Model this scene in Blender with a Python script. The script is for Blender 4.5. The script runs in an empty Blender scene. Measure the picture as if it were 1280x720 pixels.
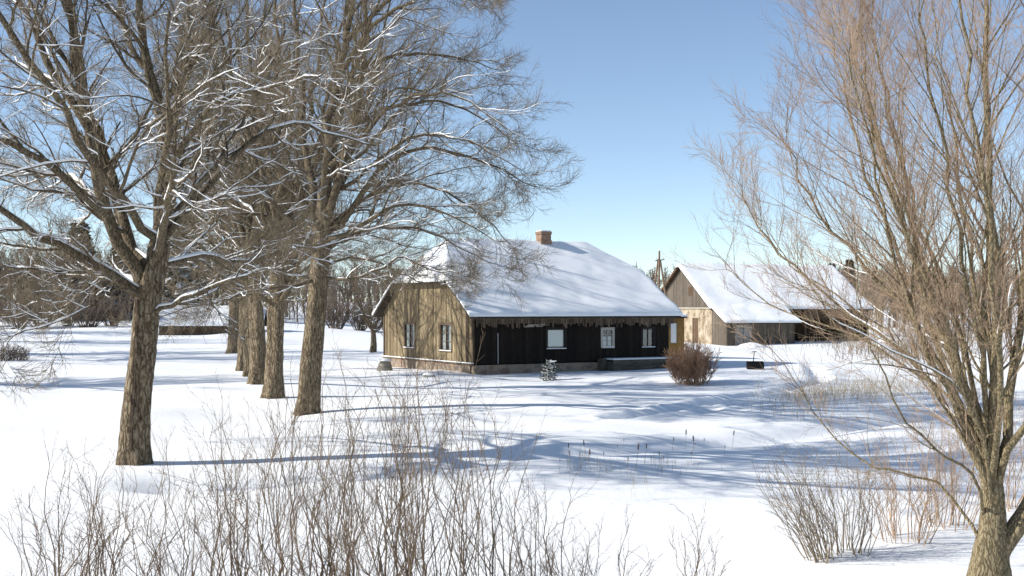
import bpy, math, random
import numpy as np
from mathutils import Vector, Matrix
random.seed(7)
RS = np.random.RandomState(11)
scene = bpy.context.scene
COL = scene.collection
FPX, HOR, CH = 1500.0, 385.0, 3.05
R = math.radians

# ------------------------------------------------------------------ helpers
def tag(o, label=None, cat=None, group=None, kind=None):
    if label: o['label'] = label
    if cat: o['category'] = cat
    if group: o['group'] = group
    if kind: o['kind'] = kind
    return o
def thing(name, loc, rz, label, cat, group=None):
    o = bpy.data.objects.new(name, None); COL.objects.link(o)
    o.location = loc; o.rotation_euler = (0, 0, rz)
    o.empty_display_size = .3
    return tag(o, label, cat, group)
def mesh_np(name, V, F, mat, parent=None, smooth=True, rnd=None, matidx=None):
    V = np.asarray(V, dtype=np.float32); F = np.asarray(F, dtype=np.int32)
    me = bpy.data.meshes.new(name)
    k = F.shape[1]
    me.vertices.add(len(V)); me.vertices.foreach_set('co', V.ravel())
    me.loops.add(F.size); me.loops.foreach_set('vertex_index', F.ravel())
    me.polygons.add(len(F))
    me.polygons.foreach_set('loop_start', np.arange(len(F), dtype=np.int32)*k)
    try: me.polygons.foreach_set('loop_total', np.full(len(F), k, dtype=np.int32))
    except Exception: pass
    me.polygons.foreach_set('use_smooth', np.full(len(F), smooth))
    for m in (mat if isinstance(mat, (list, tuple)) else [mat]): me.materials.append(m)
    if matidx is not None: me.polygons.foreach_set('material_index', np.asarray(matidx, dtype=np.int32))
    if rnd is not None:
        a = me.attributes.new('rnd', 'FLOAT', 'POINT'); a.data.foreach_set('value', np.asarray(rnd, dtype=np.float32))
    me.update(calc_edges=True); me.validate()
    o = bpy.data.objects.new(name, me); COL.objects.link(o)
    if parent: o.parent = parent
    return o
class MB:
    def __init__(s): s.v = []; s.f = []; s.r = []
    def hexa(s, pts, r=None):                     # 8 points, bottom ring then top ring
        n = len(s.v); s.v += [tuple(p) for p in pts]
        r = random.random() if r is None else r
        s.r += [r]*8
        for a in ((0,3,2,1),(4,5,6,7),(0,1,5,4),(1,2,6,5),(2,3,7,6),(3,0,4,7)): s.f.append([n+i for i in a])
    def box(s, x0, x1, y0, y1, z0, z1, r=None, M=None):
        p = [(x0,y0,z0),(x1,y0,z0),(x1,y1,z0),(x0,y1,z0),(x0,y0,z1),(x1,y0,z1),(x1,y1,z1),(x0,y1,z1)]
        if M is not None: p = [M @ Vector(q) for q in p]
        s.hexa(p, r)
    def bar(s, a, b, w, h=None, r=None):
        a = Vector(a); b = Vector(b); d = (b-a).normalized(); h = h or w
        ref = Vector((0,0,1)) if abs(d.z) < .9 else Vector((1,0,0))
        e = d.cross(ref).normalized()*w/2; f = e.cross(d).normalized()*h/2
        s.hexa([a-e-f, a+e-f, a+e+f, a-e+f, b-e-f, b+e-f, b+e+f, b-e+f], r)
    def build(s, name, mat, parent=None, smooth=False):
        return mesh_np(name, s.v, s.f, mat, parent, smooth, s.r)
def bevel(o, w=.01, seg=1):
    m = o.modifiers.new('bevel', 'BEVEL'); m.width = w; m.segments = seg; m.limit_method = 'ANGLE'; return o
def sm(a, b, x):
    t = np.clip((x-a)/(b-a), 0, 1); return t*t*(3-2*t)
# ------------------------------------------------------------------ value noise (numpy)
_T = RS.rand(256, 256)
def vn(x, y):
    x = np.asarray(x, float); y = np.asarray(y, float)
    xi = np.floor(x).astype(int); yi = np.floor(y).astype(int)
    fx = x-xi; fy = y-yi; fx = fx*fx*(3-2*fx); fy = fy*fy*(3-2*fy)
    g = lambda i, j: _T[i % 256, j % 256]
    return (g(xi,yi)*(1-fx)+g(xi+1,yi)*fx)*(1-fy)+(g(xi,yi+1)*(1-fx)+g(xi+1,yi+1)*fx)*fy - .5
def seg_dist(x, y, pts):
    best = np.full(np.shape(x), 1e9)
    for (ax, ay), (bx, by) in zip(pts[:-1], pts[1:]):
        dx, dy = bx-ax, by-ay
        t = np.clip(((x-ax)*dx+(y-ay)*dy)/(dx*dx+dy*dy), 0, 1)
        best = np.minimum(best, np.hypot(x-ax-t*dx, y-ay-t*dy))
    return best
DITCH = [(-6,21.5),(-2.5,22.3),(.2,24.2),(2.2,26),(4.4,27.8),(7,30),(10,33.2),(15,37),(24,41)]
TRAIL = [(2.9,33.3),(4.6,35.2),(6.4,38.5),(9,43.5),(13,50),(15.5,62)]
DIP = [(-1,30.5),(1.4,32),(3.0,33),(4.0,31),(5,28)]
def ground(x, y):
    x = np.asarray(x, float); y = np.asarray(y, float)
    d = np.hypot(x, y)
    z = .30*vn(x/9+3, y/9+8)+.16*vn(x/3.7, y/4.3+4)+.05*vn(x/1.3, y/1.6)
    z = z + .027*np.clip(y-62, 0, 90)*sm(4, -14, x*60/np.maximum(y, 30))
    z = z + 6.5*sm(150, 420, y)*sm(-60, 40, x)+3*sm(180, 420, y)
    z = z + .25*np.exp(-(((x-.5)/5)**2+((y-39.5)/4)**2))
    wob = .5*vn(x/2.5+9, y/2.5)
    z = z - .26*np.exp(-(seg_dist(x, y, DITCH)+wob)**2/.5)
    z = z - .07*np.exp(-(seg_dist(x, y, DIP)+wob)**2/1.8)
    td = seg_dist(x, y, TRAIL)
    z = z - .20*np.exp(-(td/.32)**2)*(1+.8*vn(x*2.6, y*2.6)) + .07*np.exp(-((td-.62)/.25)**2)
    # snow kicked up and trodden near the trail head
    z = z + .22*np.exp(-(((x-6)/2.6)**2+((y-36)/1.6)**2))*vn(x*2.2, y*2.2)
    # lower strip towards the camera bank
    z = z - .25*sm(21, 15, y)*sm(8, 0, x) - .10*sm(17.5, 14, y)*sm(3.5, 7, x)
    # wind scoops beside the near trunk
    return z
def gz(x, y): return float(ground(x, y))
def at(px, py=None, d=None):            # ground point seen in column px at distance d
    return (px-640)/FPX*d
def pw(px, py, d, dy=0):
    return np.array([(px-640)/FPX*d, d+dy, CH-(py-HOR)/FPX*d])

# ------------------------------------------------------------------ materials
def mat(name, base, rough=.8, spec=.3):
    m = bpy.data.materials.new(name); m.use_nodes = True
    b = m.node_tree.nodes['Principled BSDF']
    b.inputs['Base Color'].default_value = (*base, 1); b.inputs['Roughness'].default_value = rough
    b.inputs['Specular IOR Level'].default_value = spec
    return m
class N:
    def __init__(s, m): s.m = m; s.t = m.node_tree; s.b = s.t.nodes['Principled BSDF']; s.c = s.new('ShaderNodeTexCoord')
    def new(s, ty, **kw):
        n = s.t.nodes.new(ty)
        for k, v in kw.items(): setattr(n, k, v)
        return n
    def link(s, a, b): s.t.links.new(a, b)
    def mapping(s, scale, coord='Object', rot=(0,0,0)):
        n = s.new('ShaderNodeMapping'); n.inputs['Scale'].default_value = scale; n.inputs['Rotation'].default_value = rot
        s.link(s.c.outputs[coord], n.inputs[0]); return n.outputs[0]
    def noise(s, vec, scale, detail=6, rough=.6, dist=0):
        n = s.new('ShaderNodeTexNoise'); n.inputs['Scale'].default_value = scale; n.inputs['Detail'].default_value = detail
        n.inputs['Roughness'].default_value = rough; n.inputs['Distortion'].default_value = dist
        s.link(vec, n.inputs['Vector']); return n.outputs['Fac']
    def ramp(s, fac, stops):
        n = s.new('ShaderNodeValToRGB'); e = n.color_ramp.elements
        while len(e) < len(stops): e.new(.5)
        for i, (p, c) in enumerate(stops): e[i].position = p; e[i].color = (*c, 1)
        s.link(fac, n.inputs[0]); return n.outputs[0]
    def mix(s, fac, a, b, mode='MIX'):
        n = s.new('ShaderNodeMix', data_type='RGBA', blend_type=mode)
        for k, v in ((0, fac), (6, a), (7, b)):
            if isinstance(v, (int, float)): n.inputs[k].default_value = v
            elif isinstance(v, tuple): n.inputs[k].default_value = (*v, 1)
            else: s.link(v, n.inputs[k])
        return n.outputs[2]
    def math(s, op, a, b=0):
        n = s.new('ShaderNodeMath', operation=op)
        for k, v in ((0, a), (1, b)):
            if isinstance(v, (int, float)): n.inputs[k].default_value = v
            else: s.link(v, n.inputs[k])
        return n.outputs[0]
    def attr(s, name='rnd'):
        n = s.new('ShaderNodeAttribute', attribute_name=name); return n.outputs['Fac']
    def color(s, c): s.link(c, s.b.inputs['Base Color'])
    def bump(s, h, strength=.5, dist=.02):
        n = s.new('ShaderNodeBump'); n.inputs['Strength'].default_value = strength; n.inputs['Distance'].default_value = dist
        s.link(h, n.inputs['Height']); s.link(n.outputs[0], s.b.inputs['Normal'])
def m_snow(name, sc=1.0, strength=.35):
    m = mat(name, (.88,.88,.87), .62, .25); n = N(m)
    v = n.mapping((1,1,1))
    f = n.noise(v, 5*sc, 8, .62); f2 = n.noise(v, 55*sc, 3, .6)
    h = n.math('ADD', f, n.math('MULTIPLY', f2, .18))
    n.color(n.ramp(n.noise(v, .6*sc, 4), [(.3,(.86,.862,.86)),(.7,(.90,.90,.89))]))
    n.bump(h, strength, .06/sc); return m
SNOW = m_snow('snow_ground'); SNOWR = m_snow('snow_roof', 1.2, .15); SNOWB = m_snow('snow_branch', 6, .2)
def m_bark(name, a, b, c, sc=6, strength=.9):
    m = mat(name, a, .92, .15); n = N(m)
    v = n.mapping((1,1,.30)); vv = n.mapping((1,1,1))
    f = n.noise(v, sc*3.2, 8, .72, .4); g = n.noise(vv, sc*.35, 5, .6)
    col = n.ramp(f, [(.33, a), (.5, b), (.68, c)])
    lich = n.ramp(n.noise(vv, sc*1.6, 7, .7), [(.52,(0,0,0)),(.66,(1,1,1))])
    col = n.mix(n.math('MULTIPLY', lich, .45), col, (.25,.24,.17))
    col = n.mix(n.math('MULTIPLY', g, .5), col, (.16,.13,.10), 'MULTIPLY') if False else col
    fu = n.new('ShaderNodeTexVoronoi', feature='DISTANCE_TO_EDGE'); fu.inputs['Scale'].default_value = sc*1.9
    wv = n.new('ShaderNodeVectorMath', operation='ADD'); nz = n.new('ShaderNodeTexNoise'); nz.inputs['Scale'].default_value = 5; n.link(vv, nz.inputs['Vector'])
    sv = n.new('ShaderNodeVectorMath', operation='SCALE'); sv.inputs['Scale'].default_value = .12; n.link(nz.outputs['Color'], sv.inputs[0])
    n.link(n.mapping((1,1,.22)), wv.inputs[0]); n.link(sv.outputs[0], wv.inputs[1]); n.link(wv.outputs[0], fu.inputs['Vector'])
    fr_ = n.ramp(fu.outputs['Distance'], [(.02,(.30,.27,.24)),(.16,(1,1,1))])
    col = n.mix(.75, col, fr_, 'MULTIPLY')
    n.color(col); n.bump(n.math('ADD', f, n.math('MULTIPLY', n.math('MINIMUM', fu.outputs['Distance'], .2), 3.0)), strength, .05); return m
BARK = m_bark('bark_old', (.05,.036,.023), (.22,.168,.108), (.38,.31,.21))
LIMB = m_bark('bark_limb', (.05,.038,.025), (.15,.116,.075), (.30,.245,.165), 10, .5)
BARKW = m_bark('bark_willow', (.10,.076,.042), (.27,.215,.125), (.42,.35,.225), 14, .6)
def m_twig(name, a, b):
    m = mat(name, a, .8, .2); n = N(m)
    n.color(n.ramp(n.noise(n.mapping((1,1,1)), 1.7, 4), [(.35, a), (.65, b)])); return m
TWIG = m_twig('twig_grey', (.135,.105,.068), (.28,.22,.145))
TWIGW = m_twig('twig_red', (.26,.175,.12), (.42,.30,.20))
SHOOT = m_twig('shoot_brown', (.115,.08,.052), (.26,.19,.125))
FARW = m_twig('far_wood', (.10,.078,.062), (.18,.14,.11))
FARR = m_twig('far_wood_tan', (.17,.135,.095), (.27,.215,.15))
BUSHR = m_twig('bush_rust', (.24,.14,.085), (.42,.26,.16))
GRASS = m_twig('dry_grass', (.33,.26,.17), (.50,.41,.28))
NEEDLE = m_twig('needles', (.02,.032,.015), (.06,.068,.034))
def m_wood(name, cols, dark=(.05,.035,.025), rl=1.0, vert=True):
    m = mat(name, cols[0], .85, .15); n = N(m)
    v = n.mapping((9,9,.7) if vert else (.7,9,9)); r = n.attr()
    k = len(cols)
    base = n.ramp(r, [(i/max(1,k-1), c) for i, c in enumerate(cols)])
    g = n.noise(v, 3.0, 8, .7, .3)
    base = n.mix(n.ramp(g, [(.36,(1,1,1)),(.6,(0,0,0))]), base, dark)
    st = n.ramp(n.noise(n.mapping((.8,.8,.35)), 1.3, 5), [(.4,(0,0,0)),(.62,(1,1,1))])
    base = n.mix(n.math('MULTIPLY', st, .45), base, tuple(q*.45 for q in cols[-1]))
    n.color(base); n.bump(g, .5, .012); return m
GABLE = m_wood('gable_boards', [(.18,.135,.08),(.34,.265,.155),(.47,.375,.225),(.24,.18,.105)], (.07,.052,.035))
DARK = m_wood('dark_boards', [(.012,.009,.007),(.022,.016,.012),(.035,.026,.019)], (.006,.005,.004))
GREY = m_wood('grey_boards', [(.13,.108,.085),(.20,.17,.135),(.09,.072,.055),(.17,.14,.11)], (.07,.055,.04))
GREYH = m_wood('grey_planks_flat', [(.13,.115,.09),(.19,.17,.13),(.10,.085,.065)], (.04,.035,.03), vert=False)
FRIN = m_wood('eave_boards', [(.12,.085,.055),(.25,.185,.125),(.08,.055,.038)], (.03,.02,.015))
BROWN = m_wood('brown_boards', [(.15,.095,.055),(.22,.145,.09),(.10,.065,.04)], (.05,.03,.02))
YELW = m_wood('ochre_boards', [(.36,.20,.06),(.45,.27,.09),(.30,.16,.05)], (.15,.08,.03))
TRIMW = m_wood('pale_trim', [(.40,.36,.29),(.5,.46,.38)], (.2,.17,.13), vert=False)
POLE = m_wood('pole_wood', [(.26,.18,.12),(.34,.25,.17)], (.1,.07,.05))
def m_stone(name, sc, a, b, c, mort):
    m = mat(name, a, .9, .2); n = N(m)
    vo = n.new('ShaderNodeTexVoronoi'); vo.inputs['Scale'].default_value = sc; n.link(n.mapping((1,1,1.6)), vo.inputs['Vector'])
    ve = n.new('ShaderNodeTexVoronoi', feature='DISTANCE_TO_EDGE'); ve.inputs['Scale'].default_value = sc; n.link(n.mapping((1,1,1.6)), ve.inputs['Vector'])
    sp = n.new('ShaderNodeSeparateColor'); n.link(vo.outputs['Color'], sp.inputs[0])
    col = n.ramp(sp.outputs[0], [(0,a),(.5,b),(1,c)])
    e = n.ramp(ve.outputs['Distance'], [(.03,(1,1,1)),(.09,(0,0,0))])
    col = n.mix(e, col, mort)
    col = n.mix(.35, col, n.ramp(n.noise(n.mapping((1,1,1)), 9, 6), [(.3,(.3,.3,.3)),(.7,(1,1,1))]), 'MULTIPLY')
    n.color(col); n.bump(n.math('MINIMUM', ve.outputs['Distance'], .15), .8, .08); return m
STONE = m_stone('foundation_stone', 2.6, (.22,.15,.11), (.33,.24,.17), (.17,.14,.12), (.30,.25,.19))
ROCK = m_stone('field_stone', 1.1, (.24,.23,.19), (.33,.31,.26), (.26,.26,.2), (.22,.2,.17))
def m_plaster():
    m = mat('old_limewash', (.6,.54,.43), .9, .1); n = N(m)
    f = n.noise(n.mapping((1,1,1)), 1.6, 8, .7)
    col = n.ramp(f, [(.38,(.16,.11,.07)),(.5,(.31,.25,.175)),(.66,(.42,.37,.285))])
    n.color(col); n.bump(n.noise(n.mapping((1,1,1)), 6, 6), .4, .03); return m
PLASTER = m_plaster()
def m_brick():
    m = mat('chimney_brick', (.3,.15,.1), .9, .1); n = N(m)
    br = n.new('ShaderNodeTexBrick'); br.inputs['Scale'].default_value = 1
    br.inputs['Brick Width'].default_value = .25; br.inputs['Row Height'].default_value = .08; br.inputs['Mortar Size'].default_value = .008
    br.inputs['Color1'].default_value = (.26,.14,.09,1); br.inputs['Color2'].default_value = (.36,.22,.14,1); br.inputs['Mortar'].default_value = (.38,.33,.27,1)
    cx = n.new('ShaderNodeSeparateXYZ'); n.link(n.c.outputs['Object'], cx.inputs[0])
    cm = n.new('ShaderNodeCombineXYZ'); n.link(n.math('ADD', cx.outputs[0], cx.outputs[1]), cm.inputs[0]); n.link(cx.outputs[2], cm.inputs[1])
    n.link(cm.outputs[0], br.inputs['Vector'])
    n.color(n.mix(.5, br.outputs['Color'], n.ramp(n.noise(n.mapping((1,1,1)), 7, 6), [(.3,(.35,.3,.25)),(.7,(1,1,1))]), 'MULTIPLY'))
    n.bump(br.outputs['Fac'], -.4, .01); return m
BRICK = m_brick()
FRAME = mat('window_frame_dark', (.12,.08,.05), .7); FRAMEB = mat('window_frame_black', (.02,.015,.012), .8); CURTD = mat('curtain_dim', (.22,.21,.16), .9); FRAMEW = mat('window_frame_pale', (.42,.39,.33), .7)
CURT = mat('curtain_white', (.72,.71,.68), .9); BLACKP = mat('black_plastic', (.008,.008,.010), .8, .15)
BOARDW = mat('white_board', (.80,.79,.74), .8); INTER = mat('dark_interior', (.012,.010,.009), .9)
METAL = mat('grey_metal', (.35,.35,.36), .5, .5); CERAM = mat('insulator', (.6,.6,.58), .3, .5)
CAT = m_twig('cattail_brown', (.07,.045,.03), (.13,.08,.05))
def m_glass():
    m = bpy.data.materials.new('window_glass'); m.use_nodes = True; t = m.node_tree
    t.nodes.clear(); o = t.nodes.new('ShaderNodeOutputMaterial'); mx = t.nodes.new('ShaderNodeMixShader')
    a = t.nodes.new('ShaderNodeBsdfTransparent'); g = t.nodes.new('ShaderNodeBsdfGlossy'); g.inputs['Roughness'].default_value = .03
    a.inputs[0].default_value = (.9,.93,.92,1); mx.inputs[0].default_value = .07
    t.links.new(a.outputs[0], mx.inputs[1]); t.links.new(g.outputs[0], mx.inputs[2]); t.links.new(mx.outputs[0], o.inputs[0]); return m
GLASS = m_glass()

# ------------------------------------------------------------------ sky, sun, camera
SAZ, SEL = R(-98.5), R(29.5)
w = bpy.data.worlds.new('World'); scene.world = w; w.use_nodes = True
bg = w.node_tree.nodes['Background']; sk = w.node_tree.nodes.new('ShaderNodeTexSky'); sk.sky_type = 'NISHITA'
sk.sun_disc = False; sk.sun_elevation = SEL; sk.sun_rotation = SAZ; sk.air_density = .62; sk.dust_density = .15; sk.ozone_density = 1.5; sk.altitude = 200
tn = w.node_tree.nodes.new('ShaderNodeMix'); tn.data_type = 'RGBA'; tn.blend_type = 'MULTIPLY'; tn.inputs[0].default_value = 1; tn.inputs[7].default_value = (1.06,1.03,.975,1)
gm = w.node_tree.nodes.new('ShaderNodeGamma'); gm.inputs[1].default_value = .94
w.node_tree.links.new(sk.outputs[0], gm.inputs[0]); w.node_tree.links.new(gm.outputs[0], tn.inputs[6]); w.node_tree.links.new(tn.outputs[2], bg.inputs[0]); bg.inputs[1].default_value = .133
S = Vector((math.sin(SAZ)*math.cos(SEL), math.cos(SAZ)*math.cos(SEL), math.sin(SEL)))
ld = bpy.data.lights.new('sun', 'SUN'); ld.energy = 4.5; ld.angle = R(.55); ld.color = (1,.965,.90)
lo = bpy.data.objects.new('sun', ld); COL.objects.link(lo); lo.rotation_euler = S.to_track_quat('Z', 'Y').to_euler()
cd = bpy.data.cameras.new('camera'); cam = bpy.data.objects.new('camera', cd); COL.objects.link(cam)
cam.location = (0, 0, CH); cam.rotation_euler = (R(90), 0, 0); cd.sensor_width = 36; cd.lens = 36*FPX/1280
cd.shift_y = (HOR-360)/1280; cd.clip_end = 3000; cd.clip_start = .1
scene.camera = cam
vs = scene.view_settings; vs.view_transform = 'Standard'; vs.look = 'None'; vs.gamma = 1; vs.exposure = .61

# ------------------------------------------------------------------ ground sheet
def axis(n, c, a, b):
    u = np.linspace(-1, 1, n); return c + a*u + b*u**7
gx = axis(560, 1, 26, 900); gy = axis(620, 33, 26, 900)
X, Y = np.meshgrid(gx, gy); Z = ground(X, Y)
V = np.stack([X, Y, Z], -1).reshape(-1, 3)
ii = np.arange((len(gy)-1)*len(gx)).reshape(len(gy)-1, len(gx))[:, :-1].ravel()
F = np.stack([ii, ii+1, ii+1+len(gx), ii+len(gx)], 1)
tag(mesh_np('snowy_ground', V, F, SNOW), kind='structure')

# ------------------------------------------------------------------ branch growing (vectorised)
def tubes(P, Rr, sides):
    Nn, K, _ = P.shape
    T = np.empty_like(P); T[:, 1:-1] = P[:, 2:]-P[:, :-2]; T[:, 0] = P[:, 1]-P[:, 0]; T[:, -1] = P[:, -1]-P[:, -2]
    T /= np.linalg.norm(T, axis=2, keepdims=True)+1e-9
    D = P[:, -1]-P[:, 0]; ref = np.where((np.abs(D[:, 2]) > .8*np.linalg.norm(D, axis=1))[:, None], [[1.,.1,0]], [[0.,.05,1.]])
    E = np.cross(T, ref[:, None, :]); E /= np.linalg.norm(E, axis=2, keepdims=True)+1e-9
    G = np.cross(E, T)
    a = np.arange(sides)*2*np.pi/sides
    Vv = P[:, :, None, :] + Rr[:, :, None, None]*(np.cos(a)[None, None, :, None]*E[:, :, None, :]+np.sin(a)[None, None, :, None]*G[:, :, None, :])
    base = (np.arange(Nn)*K*sides)[:, None, None]+(np.arange(K-1)*sides)[None, :, None]
    j = np.arange(sides)[None, None, :]; j2 = (j+1) % sides
    Ff = np.stack([base+j, base+j2, base+sides+j2, base+sides+j], -1).reshape(-1, 4)
    return Vv.reshape(-1, 3), Ff
def join(parts):
    Vs, Fs, n = [], [], 0
    for v, f in parts: Vs.append(v); Fs.append(f+n); n += len(v)
    return np.concatenate(Vs), np.concatenate(Fs)
def curve(pts, K, rng, wob=.03, r0=.2, r1=.03, pw_=1.0):
    pts = np.asarray(pts, float); n = len(pts)
    t = np.linspace(0, n-1, K); i = np.clip(t.astype(int), 0, n-2); f = (t-i)[:, None]
    g = lambda k: pts[np.clip(k, 0, n-1)]
    p0, p1, p2, p3 = g(i-1), g(i), g(i+1), g(i+2)
    P = .5*((2*p1)+(-p0+p2)*f+(2*p0-5*p1+4*p2-p3)*f**2+(-p0+3*p1-3*p2+p3)*f**3)
    L = np.linalg.norm(pts[-1]-pts[0])
    Wb = rng.randn(K, 3)*wob*L/K*2.2; Wb[0] = 0
    P = P+Wb
    return P, r0+(r1-r0)*np.linspace(0, 1, K)**pw_
def kids(P, Rr, M, rng, t0=.15, t1=1, ang=(35,65), lf=.45, taper=.6, rf=.55, rmin=.003, K=6, wander=.15, up=.05, rend=.3, flat=1.0, lmin=.1, lmax=99):
    Nn, K0, _ = P.shape
    L = np.linalg.norm(np.diff(P, axis=1), axis=2).sum(1)
    t = t0+(t1-t0)*((np.arange(M)[None]+rng.rand(Nn, M))/M)
    x = t*(K0-1); i = np.clip(x.astype(int), 0, K0-2); f = (x-i)[..., None]
    n = np.arange(Nn)[:, None]
    A, B = P[n, i], P[n, i+1]; pos = A+(B-A)*f; tan = B-A; tan /= np.linalg.norm(tan, axis=2, keepdims=True)+1e-9
    rr = Rr[n, i]+(Rr[n, i+1]-Rr[n, i])*f[..., 0]
    ref = rng.randn(Nn, M, 3); ref[..., 2] *= flat
    prp = ref-(ref*tan).sum(2, keepdims=True)*tan; prp /= np.linalg.norm(prp, axis=2, keepdims=True)+1e-9
    a = np.radians(rng.uniform(ang[0], ang[1], (Nn, M)))[..., None]
    d = np.cos(a)*tan+np.sin(a)*prp
    ln = np.clip(L[:, None]*lf*(1-taper*t)*rng.uniform(.55, 1.25, (Nn, M)), lmin, lmax)
    pos = pos.reshape(-1, 3); d = d.reshape(-1, 3); ln = ln.ravel(); rs = np.maximum(rr.ravel()*rf*rng.uniform(.7,1.1,Nn*M), rmin)
    out = np.empty((len(pos), K, 3)); out[:, 0] = pos
    for k in range(1, K):
        d = d+rng.randn(len(pos), 3)*wander; d[:, 2] += up
        d /= np.linalg.norm(d, axis=1, keepdims=True)
        out[:, k] = out[:, k-1]+d*(ln/(K-1))[:, None]
    Ro = rs[:, None]*(1+(rend-1)*np.linspace(0, 1, K)[None])
    return out, Ro
def snowcap(P, Rr, rng, rmin=.011, dens=.62, add=.010):
    keep = Rr[:, 0] > rmin; P, Rr = P[keep], Rr[keep]
    if not len(P): return None
    T = np.empty_like(P); T[:, 1:-1] = P[:, 2:]-P[:, :-2]; T[:, 0] = P[:, 1]-P[:, 0]; T[:, -1] = P[:, -1]-P[:, -2]
    T /= np.linalg.norm(T, axis=2, keepdims=True)+1e-9
    hz = np.clip((.80-np.abs(T[:, :, 2]))/.35, 0, 1)
    q = rng.rand(len(P), P.shape[1]); q = (q+np.roll(q,1,1)+np.roll(q,-1,1))/3; q = .55*q+.45*rng.rand(len(P), 1); on = np.clip((dens-q)/.25+.2, 0, 1)*hz
    on[:, -1] = 0
    r = (Rr*.88+add)*on
    Q = P.copy(); Q[:, :, 2] += (Rr*.72+add*.6)*(on > 0)
    return tubes(Q, r, 5)
def grow(root, limbs, rng, levels, bark, twig, snow=True, name=('branches','twigs','branch_snow'), snow_rmin=.011, dens=.62, sides0=8, twigfrom=2, add=.010):
    """limbs: list of (P,R). levels: list of kwargs for kids()"""
    K = max(len(p) for p, _ in limbs)
    P = np.stack([p for p, _ in limbs]); Rr = np.stack([r for _, r in limbs])
    br, tw, sn = [tubes(P, Rr, sides0)], [], []
    if snow: sn.append(snowcap(P, Rr, rng, snow_rmin, dens, add))
    for li, kw in enumerate(levels):
        P, Rr = kids(P, Rr, rng=rng, **kw)
        (tw if li >= twigfrom else br).append(tubes(P, Rr, 6 if li == 0 else (4 if li < 2 else 3)))
        if snow and li < 3: sn.append(snowcap(P, Rr, rng, snow_rmin, dens, add))
    sn = [q for q in sn if q is not None]
    V, F = join(br); mesh_np(name[0], V, F, bark, root)
    if tw: V, F = join(tw); mesh_np(name[1], V, F, twig, root)
    if sn: V, F = join(sn); mesh_np(name[2], V, F, SNOWB, root)
def trunk_mesh(root, pts, radii, rng, matr, sides=28, K=46, flare=.5, name='trunk', lump=.10):
    P, _ = curve(pts, K, rng, .01); t = np.linspace(0, 1, K)
    r = np.interp(t, np.linspace(0, 1, len(radii)), radii)
    h = P[:, 2]-P[0, 2]
    V, F = tubes(P[None], r[None], sides); V = V.reshape(K, sides, 3)
    a = np.arange(sides)*2*np.pi/sides
    ph = rng.rand(4)*6
    for k in range(K):
        fl = flare*np.exp(-h[k]/.42)
        m = 1+lump*np.sin(3*a+ph[0]+h[k]*.5)+lump*.7*np.sin(5*a+ph[1]-h[k]*.9)+fl*(.55+.5*np.sin(5*a+ph[2]))+rng.randn(sides)*.018
        V[k] = P[k]+(V[k]-P[k])*m[:, None]
    return mesh_np(name, V.reshape(-1, 3), F, matr, root)
def copy_tree(o, parent=None):
    c = o.copy(); COL.objects.link(c)
    if parent: c.parent = parent
    for ch in list(o.children): copy_tree(ch, c)
    return c

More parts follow.
